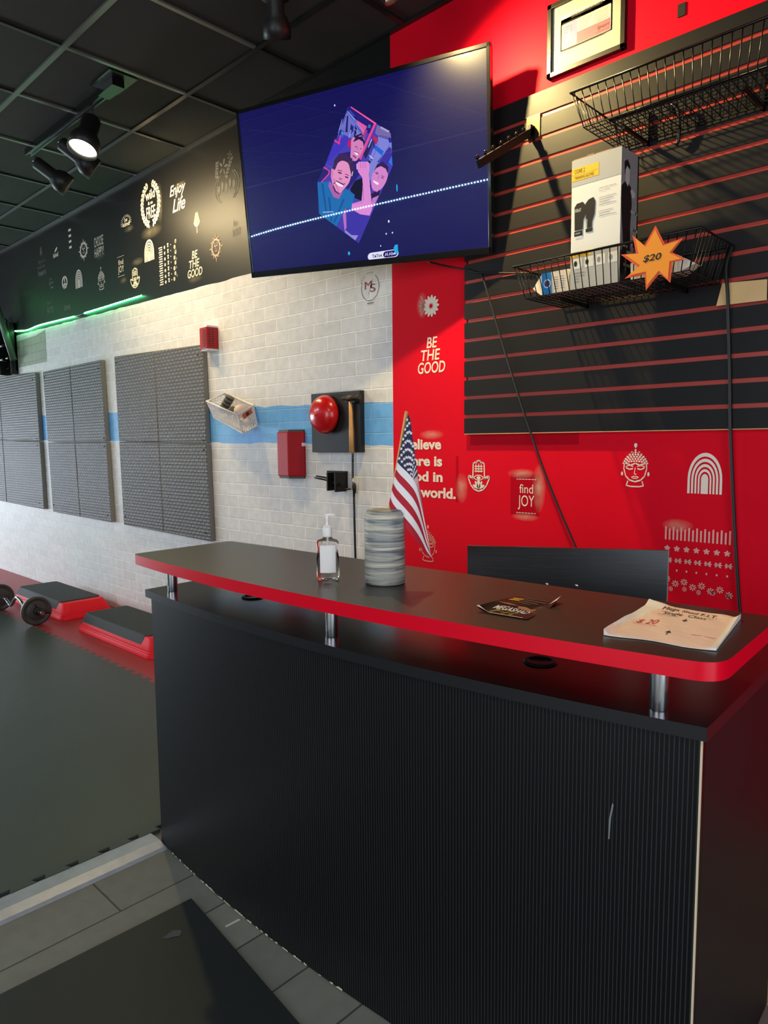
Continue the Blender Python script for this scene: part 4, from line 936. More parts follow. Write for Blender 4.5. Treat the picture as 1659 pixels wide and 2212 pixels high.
for p in o.data.polygons:
    if p.index >= 5 and p.material_index == 0:
        for vi in p.vertices: o.data.vertices[vi].co.y = -.0113
hp = on_y(1473, 22)
tag(MB().box(hp.x-.012, hp.x+.012, -.004, -.0008, hp.z-.019, hp.z+.019).build('outlet_cutout', mat('dark_void', rgb(14, 6, 6), .8)), 'small black rectangular cut-out in the red wall right of the certificate', 'wall fitting')
# waterfall hook
hk = thing('display_hook', 'black sloping display arm with ball studs on the slatted panel beside the television', 'hook', (.315, -.02, 2.37))
HX = .315; base = Vector((HX, -.022, 2.352)); tip = Vector((HX, -.355, 2.147))
MB().box(HX-.028, HX+.028, -.023, -.0192, 2.325, 2.405).build('back_plate', mat('dark_steel_plate', rgb(66, 58, 40), .35, .6), hk)
dr = (tip-base).normalized(); upv = Vector((1, 0, 0)).cross(dr); upv = upv if upv.z > 0 else -upv
def bar(mb, a_, b_, w_, h_, upd, mi=0):
    t_ = (b_-a_).normalized(); sd = t_.cross(upd).normalized()
    q = [a_+sd*sx*w_/2+upd*sz*h_/2 for sx, sz in ((-1, -1), (1, -1), (1, 1), (-1, 1))]+[b_+sd*sx*w_/2+upd*sz*h_/2 for sx, sz in ((-1, -1), (1, -1), (1, 1), (-1, 1))]
    mb.add(q, [(0, 1, 2, 3), (7, 6, 5, 4), (0, 1, 5, 4), (1, 2, 6, 5), (2, 3, 7, 6), (3, 0, 4, 7)], mi)
m_ = MB(); bar(m_, base, tip, .014, .026, upv); m_.box(HX-.007, HX+.007, -.05, -.02, 2.315, 2.365); m_.build('arm', BLACKM, hk, bevel=.001)
for k in range(7):
    p_ = base.lerp(tip, (.16, .29, .43, .57, .71, .85, .985)[k])+upv*.017
    m_ = MB(); m_.tube([p_-upv*.006, p_], .003, 6); m_.ball(p_+upv*.004, .0075, 0, 10); m_.build('ball_stud', mat('black_chrome', rgb(40, 38, 38), .15, .8), hk)
# wire baskets
WIRE = mat('black_wire', rgb(26, 24, 22), .32, .4)
def wire_basket(xl, zr, label, n=23):
    root = thing('wire_basket', label, 'basket', (xl+.3, -.15, zr-.105), 'wire baskets on the slatted panel')
    L, D, Ht, ins = .612, .262, .106, .036
    y0, y1 = -.022, -.022-D
    rim = [Vector(p) for p in ((xl, y0, zr), (xl, y1, zr), (xl+L, y1, zr), (xl+L, y0, zr))]
    bot = [Vector(p) for p in ((xl+ins, y0-.004, zr-Ht), (xl+ins, y1+.02, zr-Ht), (xl+L-ins, y1+.02, zr-Ht), (xl+L-ins, y0-.004, zr-Ht))]
    MB().tube(rim, .0042, 8, closed=True).build('rim_wire', WIRE, root)
    m_ = MB()
    for k in range(n+1):
        u = k/n; a_ = rim[1].lerp(rim[2], .02+.96*u); b_ = bot[1].lerp(bot[2], u); c_ = bot[0].lerp(bot[3], u); d_ = rim[0].lerp(rim[3], .02+.96*u)
        m_.tube([a_, b_, c_, d_], .0017, 5)
    nd = 10
    for k in range(nd+1):
        u = k/nd; a_ = rim[0].lerp(rim[1], .03+.94*u); b_ = bot[0].lerp(bot[1], u); c_ = bot[3].lerp(bot[2], u); d_ = rim[3].lerp(rim[2], .03+.94*u)
        m_.tube([a_, b_, c_, d_], .0017, 5)
    m_.tube(bot, .0022, 6, closed=True)
    m_.build('wire_mesh', WIRE, root)
    for u in (.22, .78):
        x_ = xl+L*u; q = MB(); q.box(x_-.004, x_+.004, -.20, -.02, zr-Ht-.014, zr-Ht-.003); q.box(x_-.004, x_+.004, -.034, -.0195, zr-Ht-.014, zr-.02)
        q.build('support_arm', BLACKM, root)
    m_ = MB(); x_ = xl+L*.36
    m_.tube(catmull([Vector((x_, -.03, zr-.05)), Vector((x_, -.05, zr-.03)), Vector((x_+.02, -.05, zr-.055)), Vector((x_+.02, -.04, zr-.13)), Vector((x_+.01, -.035, zr-.15))], 5), .006, 6)
    if zr > 2: m_.build('hook_coil', BLACKM, root)
wire_basket(.612, 2.297, 'empty black wire basket high on the slatted panel at the right edge')
wire_basket(.408, 1.811, 'black wire basket holding the glove box and the orange price star')
FLZ = 1.811-.106+.0035
# glove box
gb = thing('glove_box', 'tall white and grey cardboard box of training gloves standing in the lower wire basket', 'box', (.68, -.17, FLZ))
GX0, GX1, GY0, GY1, GZ1 = .598, .764, -.242, -.125, 2.110
CARD = mat('box_white', rgb(226, 226, 222), .45); CARDG = mat('box_grey', rgb(178, 178, 176), .45); CARDY = mat('box_yellow', rgb(238, 186, 30), .5); CARDK = mat('box_black', rgb(24, 24, 25), .45); CARDD = mat('box_photo_grey', rgb(150, 150, 150), .5); CARDS = mat('skin_grey', rgb(176, 172, 168), .5); CARDM = mat('box_text_grey', rgb(140, 140, 140), .6); BRWN = mat('raw_card', rgb(150, 112, 76), .8)
MB().box(GX0, GX1, GY0, GY1, FLZ, GZ1).build('carton', CARD, gb, bevel=.001)
m_ = MB(); m_.box(GX0+.004, GX1-.004, GY0+.003, GY1-.003, GZ1, GZ1+.004); m_.box(GX0+.05, GX0+.075, GY0+.001, GY0+.004, GZ1, GZ1+.006); m_.build('top_flap', BRWN, gb)
f = Flat(); f.rect(0, 0, 1, .285, 1); f.rect(0, .80, 1, 1, 1)
f.rect(0, .885, .56, .935, 2); f.rect(0, .84, .56, .882, 2); f.text('CORE 2', .06, .895, .27, .925, 3); f.text('TRAINING GLOVES', .06, .850, .46, .874, 3)
f.rect(0, .255, .43, .288, 2); f.text('ACCESSORIES', .07, .262, .38, .281, 3)
f.poly([(.08, .46), (.07, .64), (.12, .665), (.24, .67), (.30, .64), (.31, .57), (.26, .53), (.25, .46)], 3); f.poly([(.32, .46), (.31, .56), (.30, .65), (.36, .675), (.46, .685), (.50, .65), (.49, .56), (.44, .50), (.44, .46)], 3)
f.rect(.075, .415, .245, .455, 3); f.rect(.08, .405, .24, .413, 0); f.rect(.31, .43, .45, .458, 3); f.rect(.33, .455, .34, .53, 0); f.text('EVERLAST', .085, .60, .215, .625, 0); f.text('EVERLAST', .10, .43, .20, .442, 0)
f.text('synthetic leather molded shell', .57, .73, .90, .745, 4); f.text('foam padding', .57, .712, .78, .724, 4)
for k in range(7): f.rect(.57, .665-.018*k-(.03 if k > 3 else 0), .57+.34-.06*(k % 3), .669-.018*k-(.03 if k > 3 else 0), 4)
for k in range(4): f.rect(.06+.24*k, .165, .24+.24*k, .245, 0); f.disc(.11+.24*k, .205, .035, .022, 3 if k < 2 else 4, 9)
for k in range(4): f.rect(.08, .13-.022*k, .30+.05*(k % 2)-.05*k, .136-.022*k, 4)
o = f.build('front_print', [CARD, CARDG, CARDY, CARDK, CARDM], lambda u, v: (GX0+(GX1-GX0)*u, GY0-.0006, FLZ+(GZ1-FLZ)*v), gb)
lay = {1: .0005, 2: .0009, 3: .0012, 4: .0011, 0: .0016}
for p in o.data.polygons:
    for vi in p.vertices: o.data.vertices[vi].co.y = GY0-(lay[p.material_index] if not (p.material_index == 0 and len(p.vertices) == 4 and o.data.vertices[p.vertices[0]].co.z < FLZ+.12) else .0008)
f = Flat(); f.rect(0, 0, 1, 1, 1); f.rect(.0, .0, 1, .25, 3); f.rect(.0, .28, .4, .30, 0); f.rect(.3, .24, .95, .26, 0)
f.poly([(.15, .32), (.05, .5), (.0, .62), (.02, .72), (.25, .77), (.55, .74), (.62, .62), (.55, .45), (.58, .3), (.62, .08), (.35, .05), (.3, .25), (.2, .05), (.0, .1)], 2)
f.poly([(.22, .76), (.2, .84), (.3, .88), (.45, .86), (.45, .78), (.36, .73)], 4); f.poly([(.17, .82), (.15, .9), (.32, .93), (.48, .89), (.45, .85), (.28, .86), (.24, .80)], 2); f.poly([(.52, .71), (.62, .66), (.78, .68), (.8, .71), (.6, .73)], 4)
for a_ in ((.55, .55, .95, .57), (.6, .42, .98, .44), (.72, .1, .78, .5), (.2, .14, .9, .16), (.62, .30, .95, .36)): f.rect(*a_, 0)
f.rect(.82, .35, .88, .62, 0); f.rect(.93, 0, 1, 1, 2)
lay = [.0016, .0005, .0010, .0008, .0013]
o = f.build('side_print', [CARDS, CARDD, CARDK, mat('photo_dark', rgb(60, 60, 60), .5), mat('photo_light', rgb(200, 198, 194), .5)], lambda u, v: (GX1+.0006, GY0+(GY1-GY0)*u, FLZ+(GZ1-FLZ)*v), gb)
for p in o.data.polygons:
    for vi in p.vertices: o.data.vertices[vi].co.x = GX1+lay[p.material_index]
# hand-wrap cartons (six-sided ends, tipped on their sides)
CREAM = mat('carton_cream', rgb(232, 218, 196), .5); CBLUE = mat('carton_blue', rgb(20, 128, 196), .5); CNAVY = mat('carton_print_navy', rgb(44, 60, 130), .5)
def carton(x0, x1, yc, zc, flipped, label, blue):
    root = thing('wrap_carton', label, 'box', (x0, yc, FLZ), 'small cartons in the lower wire basket')
    h_ = zc-FLZ; d_ = .034
    sgn = -1 if flipped else 1
    xa, xb = (x1, x0) if flipped else (x0, x1)
    body0 = xa+sgn*.045
    m_ = MB(); q = [(yc-d_, FLZ), (yc-d_-.004, FLZ+2*h_), (yc+d_, FLZ+2*h_), (yc+d_, FLZ)]
    A_ = [Vector((body0, y_, z_)) for y_, z_ in q]; B_ = [Vector((xb, y_, z_)) for y_, z_ in q]
    T_ = [Vector((xa, yc-d_*.6, FLZ+h_*.9)), Vector((xa, yc+d_*.6, FLZ+h_*.9))]
    m_.add([*A_, *B_], [(0, 1, 5, 4), (1, 2, 6, 5), (2, 3, 7, 6), (3, 0, 4, 7), (4, 5, 6, 7)])
    m_.add([*A_, *T_], [(0, 1, 4), (1, 2, 5, 4), (2, 3, 5), (3, 0, 4, 5)])
    m_.build('carton_body', CREAM, root)
    f = Flat(); fx = lambda u, v: (body0+(xb-body0)*u, yc-d_-.0012-.004*v, FLZ+2*h_*v)
    if blue:
        f.rect(0, 0, .36, 1, 0); f.disc(.2, .52, .14, .2, 1, 14); f.disc(.2, .52, .11, .15, 2, 10); f.rect(.5, .3, .505, .7, 3)
        for k in range(6): f.rect(.45, .22+.1*k, .62, .25+.1*k, 3); f.rect(.70, .22+.1*k, .84, .25+.1*k, 3)
    else:
        f.disc(.22, .5, .09, .2, 2, 14); f.disc(.22, .5, .07, .15, 1, 12); f.disc(.22, .5, .05, .1, 2, 8); f.rect(.5, .25, .62, .7, 4); f.rect(.8, .2, .95, .24, 3)
    o = f.build('print', [CBLUE, mat('paper_white', rgb(226, 222, 212), .6), CNAVY, CARDM, mat('tan_print', rgb(190, 150, 100), .6)], fx, root)
    for p in o.data.polygons:
        for vi in p.vertices: o.data.vertices[vi].co.y -= .0002*p.index if p.index < 3 else .0002
carton(.449, .592, -.205, FLZ+.036, False, 'cream and blue wrap carton lying left of the glove box', True)
carton(.800, .985, -.205, FLZ+.026, True, 'cream wrap carton lying behind the orange price star', False)
# price star
st = thing('price_sign', 'orange starburst price card reading $20 clipped to the lower wire basket', 'sign', on_y(1410, 560, -.29))
ctr = (1412, 553); tipsp = [(1416, 487), (1436, 527), (1476, 514), (1452, 545), (1482, 560), (1452, 566), (1448, 611), (1425, 590), (1395, 627), (1393, 592), (1349, 602), (1378, 577), (1341, 550), (1374, 547), (1366, 508), (1392, 530)]
pr = [on_y(x_, y_, -.2895) for x_, y_ in tipsp]; c_ = on_y(*ctr, -.2895)
m_ = MB(); bk_ = [p+Vector((0, .0012, 0)) for p in pr]; n_ = len(pr)
m_.add([c_, *pr], [(0, 1+i, 1+(i+1) % n_) for i in range(n_)], 0); m_.add([c_+Vector((0, .0012, 0)), *bk_], [(0, 1+(i+1) % n_, 1+i) for i in range(n_)], 0)
o_ = 0
for i in range(n_): m_.add([pr[i], pr[(i+1) % n_], bk_[(i+1) % n_], bk_[i]], [(0, 1, 2, 3)], 0)
m_.build('card', mat('star_red', rgb(226, 84, 40), .6), st)
m_ = MB(); inn = [c_+(p-c_)*.86+Vector((0, -.0008, 0)) for p in pr]; m_.add([c_+Vector((0, -.0008, 0)), *inn], [(0, 1+i, 1+(i+1) % n_) for i in range(n_)], 0)
m_.build('card_face', mat('star_orange', rgb(244, 150, 40), .6), st)
f = Flat().text('$20', 0, 0, 1, 1, bold=.02, shear=.2)
pa, pb_ = on_y(1389, 566, -.2908), on_y(1429, 545, -.2908)
f.build('price', CARDK, lambda u, v: (pa.x+(pb_.x-pa.x)*u, -.2908, pa.z-.004+(pb_.z-pa.z+.004)*v-.0*u), st)['label'] = 'black $20 lettering'
# cream card tucked into a groove
m_ = MB(); q = [on_y(1547, 661, -.035), on_y(1656, 648, -.035), on_y(1657, 603, -.024), on_y(1560, 612, -.024)]
m_.add([*q, *[p+Vector((0, .004, 0)) for p in q]], [(0, 1, 2, 3), (7, 6, 5, 4), (0, 1, 5, 4), (1, 2, 6, 5), (2, 3, 7, 6), (3, 0, 4, 7)])
tag(m_.build('cream_card', mat('cream_card_paper', rgb(226, 188, 132), .7, bump=(60, .3, .002))), 'bent cream card tucked into a groove under the lower wire basket at the right edge', 'card')
# cords
CORD = mat('black_cord', rgb(24, 23, 23), .45)
def cord(pts, r, label, name='power_cord'):
    o = MB().tube(catmull(pts, 8), r, 8).build(name, CORD); tag(o, label, 'cord'); return o
cord([on_y(1041, 592, -.030), on_y(1060, 655, -.030), on_y(1100, 790, -.032), on_y(1143, 925, -.030), on_y(1190, 1055, -.026), on_y(1243, 1180, -.03), on_y(1280, 1260, -.05)], .0040, 'black cord running slantwise down the slatted panel from the television')
cord([on_y(925, 566, -.05), on_y(970, 576, -.028), on_y(1010, 583, -.026), on_y(1035, 589, -.026), on_y(1090, 590, -.026), on_y(1150, 590, -.026)], .0035, 'black cable looping from under the television to the lower wire basket', 'television_cable')
cord([on_y(1583, 530, -.03), on_y(1569, 575, -.045), on_y(1572, 640, -.047), on_y(1575, 740, -.032), on_y(1577, 820, -.028), on_y(1578, 930, -.028), on_y(1584, 1080, -.022), on_y(1592, 1230, -.022), on_y(1600, 1330, -.022), on_y(1622, 1466, -.022), on_y(1640, 1600, -.022)], .0055, 'thick black cord hanging straight down the red wall at the right')

# ================================================================== RECEPTION DESK
def ribbed_mat(name, c_dark, c_line, pitch):
    m = mat(name, c_dark, .40, spec=.22); nt = m.node_tree; L = nt.links; b = nt.nodes['Principled BSDF']
    tc = nt.nodes.new('ShaderNodeTexCoord'); mp = nt.nodes.new('ShaderNodeMapping'); mp.inputs['Scale'].default_value = (1, 1, .06); L.new(tc.outputs['Object'], mp.inputs[0])
    wv = nt.nodes.new('ShaderNodeTexWave'); wv.wave_type = 'BANDS'; wv.bands_direction = 'X'; wv.inputs['Scale'].default_value = .314/pitch
    wv.inputs['Distortion'].default_value = 9; wv.inputs['Detail'].default_value = 2; wv.inputs['Detail Scale'].default_value = .09; L.new(mp.outputs[0], wv.inputs['Vector'])
    r = nt.nodes.new('ShaderNodeMapRange'); r.inputs['From Min'].default_value = .80; r.inputs['From Max'].default_value = 1.0; L.new(wv.outputs['Fac'], r.inputs['Value'])
    mx = nt.nodes.new('ShaderNodeMixRGB'); mx.inputs[1].default_value = c_dark; mx.inputs[2].default_value = c_line; L.new(r.outputs[0], mx.inputs[0]); L.new(mx.outputs[0], b.inputs['Base Color'])
    return m
DESKF = ribbed_mat('black_ribbed_laminate', rgb(13, 13, 14), rgb(48, 50, 51), .0068)
DESKT = mat('black_desk_top', rgb(17, 17, 17), .22, spec=.5, bump=(300, .06, .0005))
DESKS = mat('black_side_laminate', rgb(25, 26, 28), .5, spec=.22, vary=(9, .25))
EDGE = mat('cream_worn_edge', rgb(206, 190, 160), .6); EDGG = mat('grey_edge_band', rgb(28, 29, 31), .38, spec=.3)
REDE = mat('red_edge_band', rgb(212, 4, 34), .30, spec=.3)
desk = thing('reception_desk', 'black bow-fronted reception desk with a red-edged raised counter', 'desk', (.63, -1.1, 0))
DL, DR_ = Vector((-.160, -1.336)), Vector((1.410, -1.264)); du = (DR_-DL).normalized(); dv = Vector((-du.y, du.x))
def bow(A, B, depth, n=28, out=0.0):
    return [A.lerp(B, i/n)-dv*(depth*4*(i/n)*(1-i/n)+out) for i in range(n+1)]
F = bow(DL, DR_, .060); Fi = bow(DL, DR_, .060, out=-.018)
m_ = MB(); n_ = len(F)
zs = [.006, .777]
for A_, mi in ((F, 0), (Fi, 0)): m_.grid([[(p.x, p.y, z) for p in A_] for z in zs], 0)
m_.add([(F[0].x, F[0].y, zs[0]), (F[0].x, F[0].y, zs[1]), (Fi[0].x, Fi[0].y, zs[1]), (Fi[0].x, Fi[0].y, zs[0])], [(0, 1, 2, 3)]); m_.add([(F[-1].x, F[-1].y, zs[0]), (F[-1].x, F[-1].y, zs[1]), (Fi[-1].x, Fi[-1].y, zs[1]), (Fi[-1].x, Fi[-1].y, zs[0])], [(0, 1, 2, 3)])
m_.build('front_panel', DESKF, desk, normals=True)
DD = .52
def side(P, s, m, name='side_panel'):
    a_ = P+dv*.019; b_ = P+dv*DD; t_ = du*.018*s
    q = [a_, b_, b_+t_, a_+t_]
    MB().prism([tuple(v) for v in q], .004, .777).build(name, m, desk)
side(DL+du*.0, 1, DESKS); side(DR_, -1, DESKS)
MB().prism([tuple(v) for v in (DL+dv*(DD-.018)+du*.02, DR_+dv*(DD-.018)-du*.02, DR_+dv*DD-du*.02, DL+dv*DD+du*.02)], .30, .777).build('rear_panel', DESKS, desk)
# cream edge lines where the veneer is worn
m_ = MB(); e0 = DR_-du*.0018-dv*.0012; m_.prism([tuple(v) for v in (e0, e0+du*.003, e0+du*.003+dv*.003, e0+dv*.003)], .01, .777)
m_.build('edge_trim', EDGE, desk)
m_ = MB()
top_line = bow(DL, DR_, .060, out=.0008)
for i in range(14, n_-1): m_.add([(top_line[i].x, top_line[i].y, .774), (top_line[i+1].x, top_line[i+1].y, .774), (top_line[i+1].x, top_line[i+1].y, .7768), (top_line[i].x, top_line[i].y, .7768)], [(0, 1, 2, 3)])
rr = random.Random(11)
low = bow(DL, DR_, .060, 160, out=.001)
for i in range(2, 90):
    if rr.random() < (.55 if i > 18 else .25):
        hgt = rr.uniform(.002, .006); m_.add([(low[i].x, low[i].y, .005), (low[i+1].x, low[i+1].y, .005), (low[i+1].x, low[i+1].y, .005+hgt), (low[i].x, low[i].y, .005+rr.uniform(.001, .005))], [(0, 1, 2, 3)])
m_.build('worn_edge', EDGE, desk)
def on_front(px, py, lift=.001):
    v = ray(px, py)
    for i in range(len(F)-1):
        a_, b_ = F[i], F[i+1]; n2 = Vector((-(b_-a_).y, (b_-a_).x)); den = v.x*n2.x+v.y*n2.y
        if abs(den) < 1e-9: continue
        t_ = ((a_.x-CAM_POS.x)*n2.x+(a_.y-CAM_POS.y)*n2.y)/den; h_ = CAM_POS+v*t_
        w_ = (Vector((h_.x, h_.y))-a_).dot(b_-a_)/(b_-a_).length_squared
        if -.001 <= w_ <= 1.001: n2 = n2.normalized(); return h_-Vector((n2.x, n2.y, 0))*lift
    return h_
m_ = MB(); sp_ = [on_front(*p) for p in ((1323, 1734), (1326, 1738), (1320, 1768), (1317, 1812), (1314, 1812), (1316, 1768))]
m_.add(sp_, [(0, 1, 2, 5), (5, 2, 3, 4)]); m_.build('scratch', mat('scratch_grey', rgb(112, 116, 116), .7), desk)['label'] = 'pale scratch on the front'
# lower worktop with its edge band
T0, T1 = .778, .800
Lp, Rp = DL-du*.012, DR_+du*.010
TF = bow(Lp, Rp, .060, 28, .012); back = [Rp+dv*(DD+.01), Lp+dv*(DD+.01)]
out = TF+back
m_ = MB(); k = len(out)
m_.add([(p.x, p.y, T1) for p in out], [tuple(range(k))], 0); m_.add([(p.x, p.y, T0) for p in out], [tuple(range(k))[::-1]], 0)
for i in range(k):
    j = (i+1) % k; m_.add([(out[i].x, out[i].y, T0), (out[j].x, out[j].y, T0), (out[j].x, out[j].y, T1), (out[i].x, out[i].y, T1)], [(0, 1, 2, 3)], 1)
m_.build('worktop', [DESKT, EDGG], desk)
for x_, y_ in ((547, 1290), (1167, 1430)):
    c_ = on_z(x_, y_, T1); M = Matrix.Translation((c_.x, c_.y, T1))
    MB().lathe([(.0002, .001), (.022, .001), (.024, .0035), (.031, .0035), (.033, .0008)], 24, 0, M).build('grommet', BLACK, desk)
# raised counter
C0, C1 = .889, .917
CL, CRr = Vector((-.135, -1.400)), Vector((1.456, -1.330))
def counter_outline(ins=0.0, rc=.045):
    A = bow(CL+du*ins, CRr-du*ins, .058, 40, -ins); bl2 = Vector((-.150, -1.060))+du*ins-dv*ins; br2 = Vector((1.437, -.985))-du*ins-dv*ins
    P = A[1:-1] if rc else A
    out = []
    # rounded front corners
    def corner(p0, c, p1, r):
        a_ = (p0-c).normalized()*r; b_ = (p1-c).normalized()*r
        return [c+a_*(1-t)**2+b_*t**2 for t in [i/8 for i in range(9)]]
    out += corner(bl2, A[0], A[4], .022); out += [p for p in A if (p-A[0]).length > .05 and (p-A[-1]).length > rc+.01]
    out += corner(A[-4], A[-1], br2, rc); out += corner(A[-1], br2, bl2, .02); out += corner(br2, bl2, A[0], .015)
    return out
out = counter_outline(); k = len(out)
m_ = MB(); m_.add([(p.x, p.y, C1) for p in out], [tuple(range(k))], 0); m_.add([(p.x, p.y, C0) for p in out], [tuple(range(k))[::-1]], 0)
m_.build('counter_top', mat('counter_laminate', rgb(27, 26, 24), .34, spec=1.0, bump=(350, .05, .0005)), desk)
m_ = MB()
A_ = [Vector((p.x, p.y, C0)) for p in out]; B_ = [Vector((p.x, p.y, C1)) for p in out]
m_.grid([A_+[A_[0]], B_+[B_[0]]], 0)
o = m_.build('counter_edge', REDE, desk); o['label'] = 'red counter edge band'
sub = counter_outline(.045); MB().prism([tuple(p) for p in sub], C0-.013, C0-.0005).build('support_board', BLACKP, desk)
for x_, y_ in ((365, 1278), (708, 1377), (1416, 1536)):
    c_ = on_z(x_, y_, T1); M = Matrix.Translation((c_.x, c_.y+.012, T1))
    MB().lathe([(.0145, 0), (.0150, .002), (.0150, C0-.0135-T1)], 28, 0, M).build('post', CHROME, desk)
# panel behind the counter
PANB = grain_mat('dark_brushed_panel', rgb(26, 27, 28), rgb(54, 56, 58), 300, 0, .30, .6, .85, bump=.12)
pA, pB = Vector((.554, -.725)), Vector((1.022, -.444)); pd = (pB-pA).normalized(); pn = Vector((-pd.y, pd.x))
pan = thing('back_board', 'upright dark brushed board with two screws standing behind the counter', 'board', ((pA.x+pB.x)/2, (pA.y+pB.y)/2, 0))
ang = math.atan2(pd.y, pd.x); Mp = Matrix.Translation((pA.x, pA.y, 0)) @ Matrix.Rotation(ang, 4, 'Z')
o = MB().box(0, (pB-pA).length, 0, .018, .001, .930).build('board_face', PANB)
o.matrix_world = Mp; o.parent = pan; o.matrix_parent_inverse = parent_world(pan).inverted()
m_ = MB(); m_.prism([tuple(v) for v in (pB-pd*.002-pn*.001, pB+pd*.001-pn*.001, pB+pd*.001+pn*.018, pB-pd*.002+pn*.018)], .002, .930); m_.build('edge_band', mat('grey_edge_light', rgb(120, 118, 112), .5), pan)
for x_, y_ in ((1182, 1262), (1246, 1265)):
    v = ray(x_, y_); n3 = Vector((pn.x, pn.y, 0)); h_ = CAM_POS+v*((Vector((pA.x, pA.y, 0))-CAM_POS).dot(n3)/v.dot(n3))
    MB().lathe([(.0002, .003), (.004, .0025), (.0055, 0)], 12, 0, axis_matrix(h_-n3*.0002, -n3)).build('screw', CHROME, pan)

# ================================================================== THINGS ON THE COUNTER
CT = C1+.0004
# hand pump bottle
pc = on_z(709, 1252, C1)
bot = thing('pump_bottle', 'clear pump bottle of hand gel on the counter', 'bottle', (pc.x, pc.y, CT))
va = math.atan2(CAM_POS.y-pc.y, CAM_POS.x-pc.x)
MBt = Matrix.Translation((pc.x, pc.y, CT)) @ Matrix.Rotation(va+PI/2, 4, 'Z')
GEL = mat('clear_bottle', rgb(250, 248, 246), .05, trans=1.0, ior=1.12); LIQ = mat('clear_gel', rgb(248, 248, 246), .03, trans=1.0, ior=1.10)
prof = [(.0002, .0), (.0235, 0), (.0255, .003), (.0258, .012), (.0258, .050), (.0238, .062), (.0235, .070), (.0255, .080), (.0255, .086), (.0225, .0915), (.012, .0955), (.0095, .098), (.0095, .103)]
MB().lathe(prof, 40, 0, MBt, 1, .62).build('bottle_body', GEL, bot)
MB().lathe([(.0002, .0025), (.022, .0025), (.0240, .006), (.0240, .062), (.0002, .062)], 32, 0, MBt, 1, .58).build('gel', LIQ, bot)
for s_ in (-1, 1):
    m_ = MB(); rows = []
    for z_ in (.018, .081): rows.append([MBt @ Vector((.0262*math.sin(a_)*.97, s_*(.0262*.62)*math.cos(a_)*1.015, z_)) for a_ in [-.78+.156*k for k in range(11)]])
    m_.grid(rows, 0); m_.build('bottle_label', mat('label_white', rgb(232, 226, 222), .5), bot)
MB().lathe([(.0002, .1), (.0102, .1), (.0105, .101), (.0105, .120), (.0098, .1215), (.0085, .1215), (.0085, .126), (.0002, .126)], 24, 0, MBt).build('collar', WHITEP, bot)
m_ = MB(); m_.lathe([(.0036, .125), (.0036, .138), (.0042, .139), (.0044, .148), (.0002, .149)], 14, 0, MBt)
m_.tube([MBt @ Vector(p) for p in ((-.006, 0, .1495), (.004, 0, .1495), (.014, 0, .1490), (.0200, 0, .1475))], [.0022, .0032, .0028, .0020], 8)
m_.build('pump_head', WHITEP, bot); MB().tube([MBt @ Vector((0, 0, .1)), MBt @ Vector((.002, 0, .012))], .0022, 6).build('dip_tube', mat('tube_clear', rgb(230, 230, 228), .2), bot)
# marbled canister
cc = on_z(832, 1259, C1)
m = bpy.data.materials.new('marbled_stone'); m.use_nodes = True; nt = m.node_tree; L = nt.links; bs = nt.nodes['Principled BSDF']; bs.inputs['Roughness'].default_value = .5
tc = nt.nodes.new('ShaderNodeTexCoord'); mp = nt.nodes.new('ShaderNodeMapping'); mp.inputs['Scale'].default_value = (6, 6, 95); mp.inputs['Rotation'].default_value = (.06, .14, 0); L.new(tc.outputs['Object'], mp.inputs[0])
nz = nt.nodes.new('ShaderNodeTexNoise'); nz.inputs['Scale'].default_value = 1.3; nz.inputs['Detail'].default_value = 7; nz.inputs['Distortion'].default_value = .9; L.new(mp.outputs[0], nz.inputs['Vector'])
rp = nt.nodes.new('ShaderNodeValToRGB'); L.new(nz.outputs['Fac'], rp.inputs[0]); e = rp.color_ramp.elements
e[0].position = .30; e[0].color = rgb(74, 84, 98); e[1].position = .68; e[1].color = rgb(206, 196, 172)
for p_, c_ in ((.41, rgb(112, 118, 120)), (.47, rgb(150, 150, 142)), (.55, rgb(164, 162, 152))): x_ = e.new(p_); x_.color = c_
L.new(rp.outputs[0], bs.inputs['Base Color']); MATS['marbled_stone'] = m
can = thing('marbled_canister', 'tall round canister in grey marbled pattern holding the flag on the counter', 'canister', (cc.x, cc.y, CT))
RC, HC = .0450, .166
o = MB().lathe([(.0002, 0), (RC-.004, 0), (RC-.001, .002), (RC, .006), (RC, HC-.016), (RC-.002, HC-.008), (RC-.007, HC-.002), (RC-.016, HC), (.009, HC), (.0085, HC-.001), (.0085, HC-.03), (.0002, HC-.03)], 48, 0, None).build('canister_body', m)
o.location = (cc.x, cc.y, CT); o.parent = can; o.matrix_parent_inverse = parent_world(can).inverted()
# flag
flag = thing('small_flag', 'small american stick flag drooping from its wooden pole beside the canister', 'flag', (cc.x, cc.y, CT+HC))
dep = (Vector((cc.x, cc.y, 1.0))-CAM_POS).dot(CF)
pole0 = Vector((cc.x, cc.y, CT+HC-.028))
pole_b = at_depth(842.5, 1099, dep); pole_t = at_depth(878, 889, dep)
MB().tube([pole0.lerp(pole_b, .0)+(pole_b-pole_t).normalized()*0, pole_b, pole_t], .0036, 10).build('pole', mat('flag_pole_wood', rgb(226, 178, 110), .5), flag)
def fpx(x_, y_): return (820+x_*.18083, 860+y_*.18083)
def curve(P): return lambda t: catm(P, t)
def catm(P, t):
    t = max(0, min(1, t))*(len(P)-1); i = min(int(t), len(P)-2); f_ = t-i
    a_ = P[max(0, i-1)]; b_ = P[i]; c_ = P[i+1]; d_ = P[min(len(P)-1, i+2)]
    return tuple(.5*((2*b_[k])+(c_[k]-a_[k])*f_+(2*a_[k]-5*b_[k]+4*c_[k]-d_[k])*f_*f_+(3*b_[k]-a_[k]-3*c_[k]+d_[k])*f_**3) for k in (0, 1))
